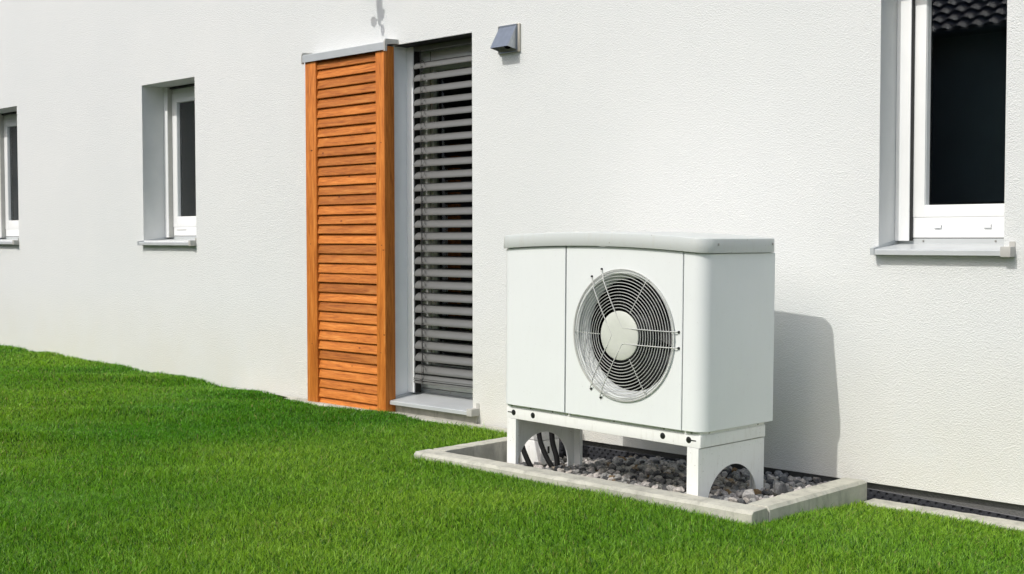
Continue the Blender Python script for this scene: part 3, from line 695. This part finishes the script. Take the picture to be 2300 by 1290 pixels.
# front panel with the round opening
FC = (0.166, 0.686); FR = 0.262
k = MB(); x0, x1 = S1 + GAP, S2 - GAP; nA = 96
def rect_hit(an):
    c_, s_ = math.cos(an), math.sin(an); best = 9
    for (den, lim) in ((c_, x1 - FC[0]), (-c_, FC[0] - x0), (-s_, FC[1] - Z0)):
        if den > 1e-9: best = min(best, lim / den)
    if s_ > 1e-9:
        t_ = best
        for _ in range(30):
            tt = (zt(FC[0] + c_ * t_) - FC[1]) / s_
            t_ = min(best, tt)
        best = t_
    return best
ang = sorted([2 * math.pi * i / nA for i in range(nA)] + [math.atan2(z_ - FC[1], x_ - FC[0]) % (2 * math.pi) for x_, z_ in ((x0, Z0), (x1, Z0), (x0, zt(x0)), (x1, zt(x1)))])
na = len(ang)
rings = []
for an in ang:
    t_ = rect_hit(an); c_, s_ = math.cos(an), math.sin(an)
    O_ = (FC[0] + c_ * t_, FC[1] + s_ * t_)
    col = [(O_[0], YF + 0.012, O_[1]), (O_[0], YF + 0.002, O_[1]), (FC[0] + c_ * (t_ - 0.003), YF, FC[1] + s_ * (t_ - 0.003))]
    for q in (0.6, 0.25): rr_ = FR + 0.012 + (t_ - 0.003 - FR - 0.012) * q; col.append((FC[0] + c_ * rr_, YF, FC[1] + s_ * rr_))
    for rr_, yy in ((FR + 0.012, 0), (FR + 0.004, 0.0015), (FR, 0.006), (FR - 0.001, 0.012)): col.append((FC[0] + c_ * rr_, YF + yy, FC[1] + s_ * rr_))
    rings.append(col)
nr = len(rings[0])
for c_ in rings: k.v += c_
for i in range(na):
    j = (i + 1) % na
    for q in range(nr - 1): k.f.append((i * nr + q, j * nr + q, j * nr + q + 1, i * nr + q + 1))
fp = k.obj('front_panel', M['hp'], hp, 14)
k = MB(); k.lathe([(FR - 0.001, 0.0125), (FR - 0.003, 0.022), (FR - 0.010, 0.034), (FR - 0.018, 0.046), (FR - 0.020, 0.062)], (FC[0], YF, FC[1]), 'y', 96); k.obj('fan_shroud', M['hp'], hp, 60)
k = MB(); k.lathe([(FR + 0.03, 0.0625), (FR + 0.03, 0.34)], (FC[0], YF, FC[1]), 'y', 48); k.lathe([(0.0, 0.34), (FR + 0.03, 0.34)], (FC[0], YF, FC[1]), 'y', 48); k.lathe([(FR - 0.020, 0.0625), (FR + 0.03, 0.0625)], (FC[0], YF, FC[1]), 'y', 48); k.obj('fan_chamber', M['dark'], hp, 60)
# black posts put behind the seams for their inner shade
k = MB()
for (xa, xb) in ((S1 - 0.03, S1 + 0.03), (S2 - 0.03, S2 + 0.03)): k = MB(); k.box(xa, xb, YF + 0.0125, YF + 0.03, Z0 + 0.01, ZE + 0.01); k.obj('seam_shade_post', M['seal'], hp)
k = MB(); k.box(-W2 + 0.014, W2 - 0.014, YF + 0.03, YBK - 0.02, Z0 + 0.006, Z0 + 0.016); k.obj('floor_pan', M['hpbase'], hp)
# fan
k = MB(); k.lathe([(0.0, 0.085), (0.075, 0.085), (0.085, 0.095), (0.085, 0.19), (0.0, 0.19)], (FC[0], YF, FC[1]), 'y', 32); fan = k.obj('fan', M['blade'], hp, 40)
for q in range(5):
    k = MB(); a0 = R(q * 72 + 14)
    nr_, nc_ = 6, 5
    for i in range(nr_):
        rr_ = 0.08 + (FR - 0.030 - 0.08) * i / (nr_ - 1)
        for j in range(nc_):
            t_ = j / (nc_ - 1) - 0.5; an = a0 + t_ * (0.85 + 0.15 * i / nr_) - 0.10 * i / nr_
            k.v.append((FC[0] + rr_ * math.cos(an), YF + 0.165 + t_ * 0.075, FC[1] + rr_ * math.sin(an)))
    k.f = [(i * nc_ + j, (i + 1) * nc_ + j, (i + 1) * nc_ + j + 1, i * nc_ + j + 1) for i in range(nr_ - 1) for j in range(nc_ - 1)]
    k.obj('blade', M['blade'], fan, 60)
# guard: concentric wires, paired bent carrier wires, hub cover
YG = YF - 0.016
def ring(r_, y, wr=0.0017, seg=80):
    q = MB(); q.tube([(FC[0] + r_ * math.cos(2 * math.pi * i / seg), y, FC[1] + r_ * math.sin(2 * math.pi * i / seg)) for i in range(seg)], wr, 6, closed=True); return q
grd = ring(0.281, YF - 0.006, 0.0026).obj('fan_guard', M['wire'], hp, 60)
def gy(r_): return YG - 0.012 * max(0, 1 - (r_ / 0.281) ** 2)
rad = [0.1185 + 0.01335 * i for i in range(12)]
for r_ in rad: ring(r_, gy(r_)).obj('guard_ring', M['wire'], grd, 60)
ring(0.2745, YF - 0.0105).obj('guard_ring', M['wire'], grd, 60)
off = 0.033
def carrier(an):
    d_ = Vector((math.cos(an), 0, math.sin(an))); n_ = Vector((-math.sin(an), 0, math.cos(an))); return d_, n_
C0 = Vector((FC[0], 0, FC[1])); SPK = [R(0), R(120), R(240)]
for q in range(3):
    d1, n1 = carrier(SPK[q]); d2, n2 = carrier(SPK[(q + 1) % 3])
    pts = []
    def rad_y(v):
        r_ = (Vector((v.x, 0, v.z)) - C0).length
        return YF - 0.0270 if r_ < 0.11 else (gy(r_) - 0.0036 if r_ < 0.27 else YF - 0.012)
    A = [C0 + d1 * t_ + n1 * off for t_ in (0.292, 0.27, 0.25, 0.2, 0.15, 0.105, 0.06, 0.034)]
    B = [C0 + d2 * t_ - n2 * off for t_ in (0.034, 0.06, 0.105, 0.15, 0.2, 0.25, 0.27, 0.292)]
    mid = (A[-1] + B[0]) / 2; mid = mid + (C0 - mid) * 0.12
    full = [A[0] + Vector((0, 0, 0))] + A + [mid] + B
    P3 = [Vector((v.x, rad_y(v), v.z)) for v in A + [mid] + B]
    e1, e2 = A[0], B[-1]
    P3 = [Vector((e1.x, YF + 0.001, e1.z)) + d1 * 0.004, Vector((e1.x, YF - 0.008, e1.z)) + d1 * 0.004] + P3 + [Vector((e2.x, YF - 0.008, e2.z)) + d2 * 0.004, Vector((e2.x, YF + 0.001, e2.z)) + d2 * 0.004]
    m_ = MB(); m_.tube(P3, 0.0022, 6); m_.obj('carrier_wire', M['wire'], grd, 60)
    for e, dd in ((e1, d1), (e2, d2)):
        m_ = MB(); m_.lathe([(0.0, -0.005), (0.005, -0.005), (0.0055, -0.001), (0.0055, 0.001)], (0, 0, 0), 'y', 10); o = m_.obj('fixing_screw', M['blade'], grd, 40); p_ = e + dd * 0.010; o.location = (p_.x, YF, p_.z)
for an in (60, 180, 300):
    d_, n_ = carrier(R(an)); m_ = MB()
    m_.tube([(C0.x + d_.x * t_, (gy(t_) + 0.0038) if t_ < 0.27 else YF - 0.004, C0.z + d_.z * t_) for t_ in (0.112, 0.15, 0.2, 0.25, 0.268, 0.279)], 0.0019, 6); m_.obj('stay_wire', M['wire'], grd, 60)
k = MB(); k.lathe([(0.0, -0.0285), (0.06, -0.0282), (0.100, -0.0268), (0.1045, -0.0245), (0.105, -0.020), (0.100, -0.018)], (FC[0], YF, FC[1]), 'y', 56); k.obj('hub_cover', M['hub'], grd, 50)
# lid: arched, overhanging, rounded in plan
def lid_outline(ex, rc_f, rc_b):
    a0, a1, b0, b1 = -W2 - ex, W2 + ex, YF - ex, YBK + ex
    pts = [(x, b0) for x in np.linspace(a0 + rc_f, a1 - rc_f, 24)][:-1]
    pts += arcp(a1 - rc_f, b0 + rc_f, rc_f, 270, 360, 10)[:-1] + [(a1, y) for y in np.linspace(b0 + rc_f, b1 - rc_b, 4)][:-1]
    pts += arcp(a1 - rc_b, b1 - rc_b, rc_b, 0, 90, 10)[:-1] + [(x, b1) for x in np.linspace(a1 - rc_b, a0 + rc_b, 24)][:-1]
    pts += arcp(a0 + rc_b, b1 - rc_b, rc_b, 90, 180, 10)[:-1] + [(a0, y) for y in np.linspace(b1 - rc_b, b0 + rc_f, 4)][:-1] + arcp(a0 + rc_f, b0 + rc_f, rc_f, 180, 270, 10)[:-1]
    return pts
k = MB(); LH = 0.049
loops = [(lid_outline(-0.004, .06, .045), -0.010), (lid_outline(0.0125, .072, .056), -0.0105), (lid_outline(0.0135, .073, .057), -0.009), (lid_outline(0.0128, .0723, .0563), LH - 0.0055), (lid_outline(0.0112, .0705, .0545), LH - 0.0018), (lid_outline(0.0075, .0665, .0505), LH - 0.0002), (lid_outline(-0.02, .045, .03), LH + 0.002)]
nl = len(loops[0][0])
for pts, dz in loops: k.v += [(p_[0], p_[1], zt(max(-W2, min(W2, p_[0]))) + dz + 0.0125) for p_ in pts]
for i in range(len(loops) - 1):
    for j in range(nl): k.f.append((i * nl + j, i * nl + (j + 1) % nl, (i + 1) * nl + (j + 1) % nl, (i + 1) * nl + j))
top = loops[-1][0]; tb = (len(loops) - 1) * nl
# bridge the top by strips between the front and the back run
bm = bmesh.new(); bv = [bm.verts.new(v) for v in k.v]; bm.verts.ensure_lookup_table()
for f in k.f: bm.faces.new([bv[i] for i in f])
try:
    bs = next(j for j in range(nl) if abs(top[j][1] - (YBK - 0.02)) < 1e-6)        # first back vertex (right end)
    # faces: right cap, strips, left cap
    nb = 24
    front = [tb + j for j in range(23)] + [tb + 23]
    back = [tb + bs + j for j in range(23)] + [tb + bs + 23]
    bm.faces.new([bv[i] for i in list(range(tb + 23, tb + bs + 1))])
    for q in range(23):
        bm.faces.new([bv[front[22 - q]], bv[front[23 - q]], bv[back[q]], bv[back[q + 1]]])
    bm.faces.new([bv[i] for i in [front[0], back[23]] + list(range(back[23] + 1, tb + nl))])
except Exception as ex: print('lid top', ex)
bmesh.ops.recalc_face_normals(bm, faces=bm.faces)
me = bpy.data.meshes.new('lid'); bm.to_mesh(me); bm.free(); me.materials.append(M['lid'])
me.polygons.foreach_set('use_smooth', [True] * len(me.polygons)); me.set_sharp_from_angle(angle=R(40))
lid = bpy.data.objects.new('lid', me); COL.objects.link(lid); lid.parent = hp
for yy in (YF + 0.078, YBK - 0.04):
    s_ = screw(lid, (W2 + 0.0138, yy, ZE + 0.034), 'x', 0.006, Vector((0, 0, 0)))
    s_.rotation_euler = (0, 0, R(90))
# base frame
BX, BY0, BY1 = 0.566, YF + 0.020, YBK - 0.022; BZ0, BZ1 = 0.250, 0.302
k = MB(); k.box(-BX, BX, BY0, BY0 + 0.03, BZ0, BZ1, 0.003); k.box(-BX, BX, BY1 - 0.03, BY1, BZ0, BZ1, 0.003)
k.box(BX - 0.030, BX + 0.0015, BY0 + 0.001, BY1 - 0.001, BZ0 + 0.001, BZ1 - 0.001, 0.003); k.box(-BX - 0.0015, -BX + 0.030, BY0 + 0.001, BY1 - 0.001, BZ0 + 0.001, BZ1 - 0.001, 0.003)
bf = k.obj('base_frame', M['hpbase'], hp, 30)
k = MB(); k.box(-BX + 0.002, BX - 0.003, BY0 + 0.0045, BY0 + 0.02, BZ1 - 0.004, Z0 + 0.015); k.box(BX - 0.02, BX - 0.0035, BY0 + 0.021, BY1 - 0.003, BZ1 - 0.004, Z0 + 0.015); k.box(-BX + 0.0035, -BX + 0.02, BY0 + 0.021, BY1 - 0.003, BZ1 - 0.004, Z0 + 0.015)
k.box(S1 + 0.02, S1 + 0.0245, BY0 - 0.0015, BY0 + 0.005, BZ1 - 0.002, Z0 + 0.004); k.obj('upper_rim', M['hpbase'], bf)
k = MB(); k.box(-BX + 0.03, BX - 0.03, BY0 + 0.03, BY1 - 0.03, BZ1 - 0.008, BZ1 - 0.004); k.obj('drip_tray', M['hpbase'], bf)
for xx, sl_ in ((-0.519, -1), (-0.392, 0), (0.372, 0), (0.508, 1)):
    m_ = MB(); m_.lathe([(0.0, -0.0016), (0.0115, -0.0016), (0.0135, -0.0004), (0.0135, 0.001)], (0, 0, 0), 'y', 20)
    o = m_.obj('plug', M['blade'], bf, 40); o.location = (xx, BY0, (BZ0 + BZ1) / 2 + 0.003)
    if sl_:
        m_ = MB(); m_.box(min(0.012 * sl_, 0.038 * sl_), max(0.012 * sl_, 0.038 * sl_), -0.0012, 0.001, -0.0022, 0.0022); o = m_.obj('lever_slot', M['blade'], bf); o.location = (xx, BY0, (BZ0 + BZ1) / 2 + 0.003)
for xx in (-0.535, -0.41, -0.27, -0.175, 0.10, 0.375, 0.519): screw(bf, (xx, BY0 + 0.0045, BZ1 + 0.007), r=0.0048, rel=Vector((0, 0, 0)))
for yy in (BY0 + 0.065, BY1 - 0.05):
    s_ = screw(bf, (BX - 0.0035, yy, BZ1 + 0.007), 'x', 0.0052, Vector((0, 0, 0)))
# legs: folded sheet with an arch cut out
def leg(side):
    k = MB(); t_ = 0.004; xo = (BX - 0.006) * side; xi = xo - t_ * side
    y0, y1 = BY0 + 0.002, BY1 - 0.002; yc = (y0 + y1) / 2 + 0.006; aw, ah = 0.178, 0.158; n = 28; zb = -0.03
    prof = [(y0, zb), (y0, BZ0 - 0.001), (y1, BZ0 - 0.004), (y1, zb)]
    ar = [(yc + aw * math.cos(math.pi * i / n), zb + (ah - zb) * math.sin(math.pi * i / n) ** 0.92) for i in range(n + 1)]
    poly = prof + ar
    # quads between the arch and the top edge
    top_ = [(yc + (y1 - yc if math.cos(math.pi * i / n) > 0 else yc - y0) * math.cos(math.pi * i / n), BZ0 - 0.0045) for i in range(n + 1)]
    for x_, fl in ((xo, side > 0), (xi, side < 0)):
        b0 = len(k.v); k.v += [(x_, *p_) for p_ in ar] + [(x_, *p_) for p_ in top_] + [(x_, y1, zb), (x_, y0, zb)]
        fs_ = [(i, i + 1, n + 2 + i, n + 1 + i) for i in range(n)] + [(n + 1, 2 * n + 2, 0), (n, 2 * n + 3, 2 * n + 1)]
        k.f += [tuple(b0 + j for j in (f if fl else reversed(f))) for f in fs_]
    b0 = len(k.v); k.v += [(xo, *p_) for p_ in ar] + [(xi, *p_) for p_ in ar]
    k.f += [(b0 + i, b0 + i + 1, b0 + n + 2 + i, b0 + n + 1 + i) for i in range(n)]
    fw = 0.058
    a_, b_ = sorted((xo, xo - fw * side))
    k.box(a_, b_, y0 - t_, y0, zb, BZ0 - 0.001); k.box(a_, b_, y1, y1 + t_, zb, BZ0 - 0.001)
    a_, b_ = sorted((xo - fw * side, xo - (fw - t_) * side))
    k.box(a_, b_, y0, y0 + 0.014, zb, BZ0 - 0.002); k.box(a_, b_, y1 - 0.014, y1, zb, BZ0 - 0.002)
    return k.obj('leg', M['hpbase'], hp, 30)
leg(1); leg(-1)

# ------------------------------------------------------------------ pipe cover and hoses behind the left leg
pc = empty('pipe_cover', (-4.47, -0.24, -0.02)); tag(pc, 'white sheet metal pipe cover seen through the arch of the left leg', 'pipe cover')
k = MB(); k.box(-0.085, 0.085, -0.07, 0.07, 0, 0.125, 0.003); k.obj('lower_box', M['hpbase'], pc, 30)
k = MB(); k.box(-0.087, 0.087, -0.072, 0.072, 0.128, 0.30, 0.003); k.obj('upper_box', M['hpbase'], pc, 30)
for zz in (0.075,):
    k = MB(); k.box(0.0845, 0.0865, -0.02, -0.006, zz - 0.018, zz + 0.018); k.obj('slot', M['seal'], pc)
def curve_pts(P, n=10):
    P = [Vector(p_) for p_ in P]; out = []
    for i in range(len(P) - 1):
        p0, p1, p2, p3 = P[max(i - 1, 0)], P[i], P[i + 1], P[min(i + 2, len(P) - 1)]
        for j in range(n):
            t_ = j / n; out.append(0.5 * ((2 * p1) + (-p0 + p2) * t_ + (2 * p0 - 5 * p1 + 4 * p2 - p3) * t_ ** 2 + (-p0 + 3 * p1 - 3 * p2 + p3) * t_ ** 3))
    out.append(P[-1]); return out
def hose(P, r_, label):
    k = MB(); k.tube(curve_pts(P), r_, 10); c = Vector(P[-1]); k.v = [(v[0] - c.x, v[1] - c.y, v[2] - c.z) for v in k.v]
    o = k.obj('black_hose', M['rubber'], None, 60); o.location = c; tag(o, label, 'hose', 'black hoses under the heat pump'); return o
hose([(-4.33, -0.40, 0.34), (-4.305, -0.41, 0.17), (-4.255, -0.43, 0.09), (-4.18, -0.44, 0.01), (-4.10, -0.42, -0.05)], 0.0125, 'middle of three black hoses behind the left leg')
hose([(-4.235, -0.40, 0.34), (-4.215, -0.41, 0.15), (-4.175, -0.42, 0.06), (-4.15, -0.44, -0.02)], 0.0135, 'rightmost of three black hoses behind the left leg')
hose([(-4.44, -0.42, 0.25), (-4.40, -0.44, 0.12), (-4.34, -0.46, 0.04), (-4.26, -0.47, -0.05)], 0.0135, 'leftmost of three black hoses behind the left leg')

# ------------------------------------------------------------------ neighbouring house mirrored in the right pane, and an added unseen one
def neighbour(name, x0, x1, label):
    h = empty(name, ((x0 + x1) / 2, -18, 0)); tag(h, label, 'house', 'houses across the lawn'); hw_ = (x1 - x0) / 2
    k = MB(); k.box(-hw_, hw_, -4, 4, -0.1, 4.45); k.obj('wall', M['facade'], h)
    ez, rz, ey = 4.34, 7.50, 4.5
    k = MB(); k.prism([(-ey, ez - 0.1), (0, rz - 0.1), (ey, ez - 0.1), (ey, ez), (0, rz), (-ey, ez)], 'x', -hw_ - 0.4, hw_ + 0.4); rfo = k.obj('roof', M['tile'], h)
    # tiles on the slope that faces the white house
    sl_ = math.hypot(ey, rz - ez); ux = Vector((0, -ey / sl_, (rz - ez) / sl_)); nx = Vector((0, (rz - ez) / sl_, ey / sl_))
    tv = []; tf = []; tw, tlh = 0.25, 0.29
    nrow = int(sl_ / tlh)
    for r_ in range(nrow):
        for c_ in range(int((2 * hw_ + 0.8) / tw)):
            xx = -hw_ - 0.4 + c_ * tw; b_ = Vector((xx, ey, ez)) + ux * (r_ * tlh)
            n0 = len(tv)
            for s_ in (0, 1):
                lift = 0.055 if s_ == 0 else 0.012
                for q, hgt in ((0.0, 0.0), (0.18, 0.035), (0.4, 0.05), (0.62, 0.035), (0.8, 0.0), (0.97, 0.0)):
                    tv.append(b_ + Vector((q * tw, 0, 0)) + ux * (s_ * tlh * 1.06) + nx * (lift + hgt))
            for q in range(6): tv.append(tv[n0 + q] - nx * 0.03)
            for q in range(5): tf.append((n0 + q, n0 + q + 1, n0 + 6 + q + 1, n0 + 6 + q)); tf.append((n0 + 12 + q, n0 + 12 + q + 1, n0 + q + 1, n0 + q))
    o = mesh_obj('roof_tiles', tv, tf, M['tile'], rfo); tag(o, kind='stuff')
    k = MB(); k.tube([(-hw_ - 0.4, ey + 0.06, ez - 0.03), (hw_ + 0.4, ey + 0.06, ez - 0.03)], 0.06, 8); k.obj('gutter', M['seal'], rfo)
neighbour('neighbour_house', -17.0, -3.0, 'dark roofed house across the lawn mirrored in the right window')
neighbour('neighbour_house', -52.0, -21.0, 'unseen long house added to keep reflections in the left windows dark')  # added house, out of view, darkens what the left panes reflect

# ------------------------------------------------------------------ lawn
def scatter(n, box):
    return rng.uniform(box[0], box[1], n), rng.uniform(box[2], box[3], n)
def lawn(name, nb, box, keep_far=True):
    x, y = scatter(nb, box)
    gap = 0.012
    ok = ~((x > KX0 - gap) & (x < KX1 + gap) & (y > KY0 - gap)) & (y < -0.142) | ((x < -7.62) & (y < -0.012))
    d = np.hypot(x, y + 5.0)
    a_ = (x * -0.69897 + (y + 5) * 0.71407); s_ = (x * 0.71465 + (y + 5) * 0.69948)
    infr = (np.abs(s_) < a_ * 0.407 + 0.6) & (a_ > 3.3)
    dens = np.clip((5.4 / np.maximum(d, 3)) ** 1.35, 0.18, 1.0) * np.where(infr, 1.0, 0.10)
    ok &= rng.random(nb) < dens
    x, y, d = x[ok], y[ok], d[ok]; n = len(x)
    z = ground_z(x, y)
    pat = vnoise(x * 1.3 + 7, y * 1.3, 31); pat2 = vnoise(x * 5 + 3, y * 5, 37); ra = x * 0.715 + y * 0.70; rc = -x * 0.70 + y * 0.715
    rip = vnoise(ra * 1.1 + 3, rc * 3.2 + 8, 41)
    h = (0.014 + 0.009 * pat2 + 0.013 * rip) * rng.uniform(0.55, 1.25, n); h *= np.where(rng.random(n) < 0.06, 1.5, 1.0)
    wd = rng.uniform(0.0008, 0.0015, n) * np.clip(d / 5.2, 1, 2.2)
    th = rng.uniform(0, 2 * np.pi, n); comb = (vnoise(x * 2.2 + 50, y * 2.2 + 9, 43) - 0.5) * 5.0
    ld = np.where(rng.random(n) < 0.22, comb + rng.normal(0, 0.7, n), rng.uniform(0, 2 * np.pi, n))
    lean = h * rng.uniform(0.1, 1.1, n)
    lx, ly = np.cos(ld) * lean, np.sin(ld) * lean
    wx, wy = np.cos(th) * wd, np.sin(th) * wd
    V = np.empty((n, 5, 3))
    V[:, 0] = np.stack([x - wx, y - wy, z - 0.008], 1); V[:, 1] = np.stack([x + wx, y + wy, z - 0.008], 1)
    mx_, my_, mz_ = x + lx * 0.35, y + ly * 0.35, z + h * 0.58
    V[:, 2] = np.stack([mx_ + wx * 0.85, my_ + wy * 0.85, mz_], 1); V[:, 3] = np.stack([mx_ - wx * 0.85, my_ - wy * 0.85, mz_], 1)
    V[:, 4] = np.stack([x + lx, y + ly, z + h * rng.uniform(0.82, 1.0, n)], 1)
    base = np.arange(n) * 5
    li = np.stack([base, base + 1, base + 2, base + 3, base + 3, base + 2, base + 4], 1).reshape(-1)
    me = bpy.data.meshes.new(name); me.vertices.add(n * 5); me.vertices.foreach_set('co', V.reshape(-1).astype(np.float32))
    me.loops.add(n * 7); me.loops.foreach_set('vertex_index', li.astype(np.int32))
    ls = np.stack([np.arange(n) * 7, np.arange(n) * 7 + 4], 1).reshape(-1)
    me.polygons.add(n * 2); me.polygons.foreach_set('loop_start', ls.astype(np.int32))
    me.polygons.foreach_set('use_smooth', np.ones(n * 2, bool)); me.update(calc_edges=True)
    c1 = np.array((0.122, 0.345, 0.027)); c2 = np.array((0.325, 0.515, 0.055)); c3 = np.array((0.040, 0.130, 0.010)); c4 = np.array((0.42, 0.38, 0.13))
    u = np.clip(0.6 * (vnoise(x * 0.8 + 21, y * 0.8 + 4, 61) - 0.5) + 0.45 * pat + 0.45 * (rip - 0.5) + 0.2 + 0.30 * rng.random(n) + np.clip((x + 3.6) / 8, -0.22, 0.2) - 0.04, 0, 1)[:, None]
    col = c1 * (1 - u) + c2 * u
    dk = (rng.random(n) < 0.30)[:, None]; col = np.where(dk, c3 * rng.uniform(0.8, 1.2, (n, 1)), col)
    dry = (rng.random(n) < 0.022 + 0.03 * (pat > 0.72))[:, None]; col = np.where(dry, c4 * rng.uniform(0.6, 1.1, (n, 1)), col)
    col = col * rng.uniform(0.65, 1.35, (n, 1))
    ca = me.attributes.new('tint', 'FLOAT_COLOR', 'POINT'); rgba = np.ones((n, 5, 4), np.float32); rgba[:, :, :3] = col[:, None, :]
    ca.data.foreach_set('color', rgba.reshape(-1)); me.materials.append(M['grass'])
    o = bpy.data.objects.new(name, me); COL.objects.link(o); tag(o, 'short mown green lawn in front of the white house', 'grass', kind='stuff'); print(name, n); return o
lawn('lawn_grass', 3500000, (-15.0, 0.5, -5.6, 0.0))
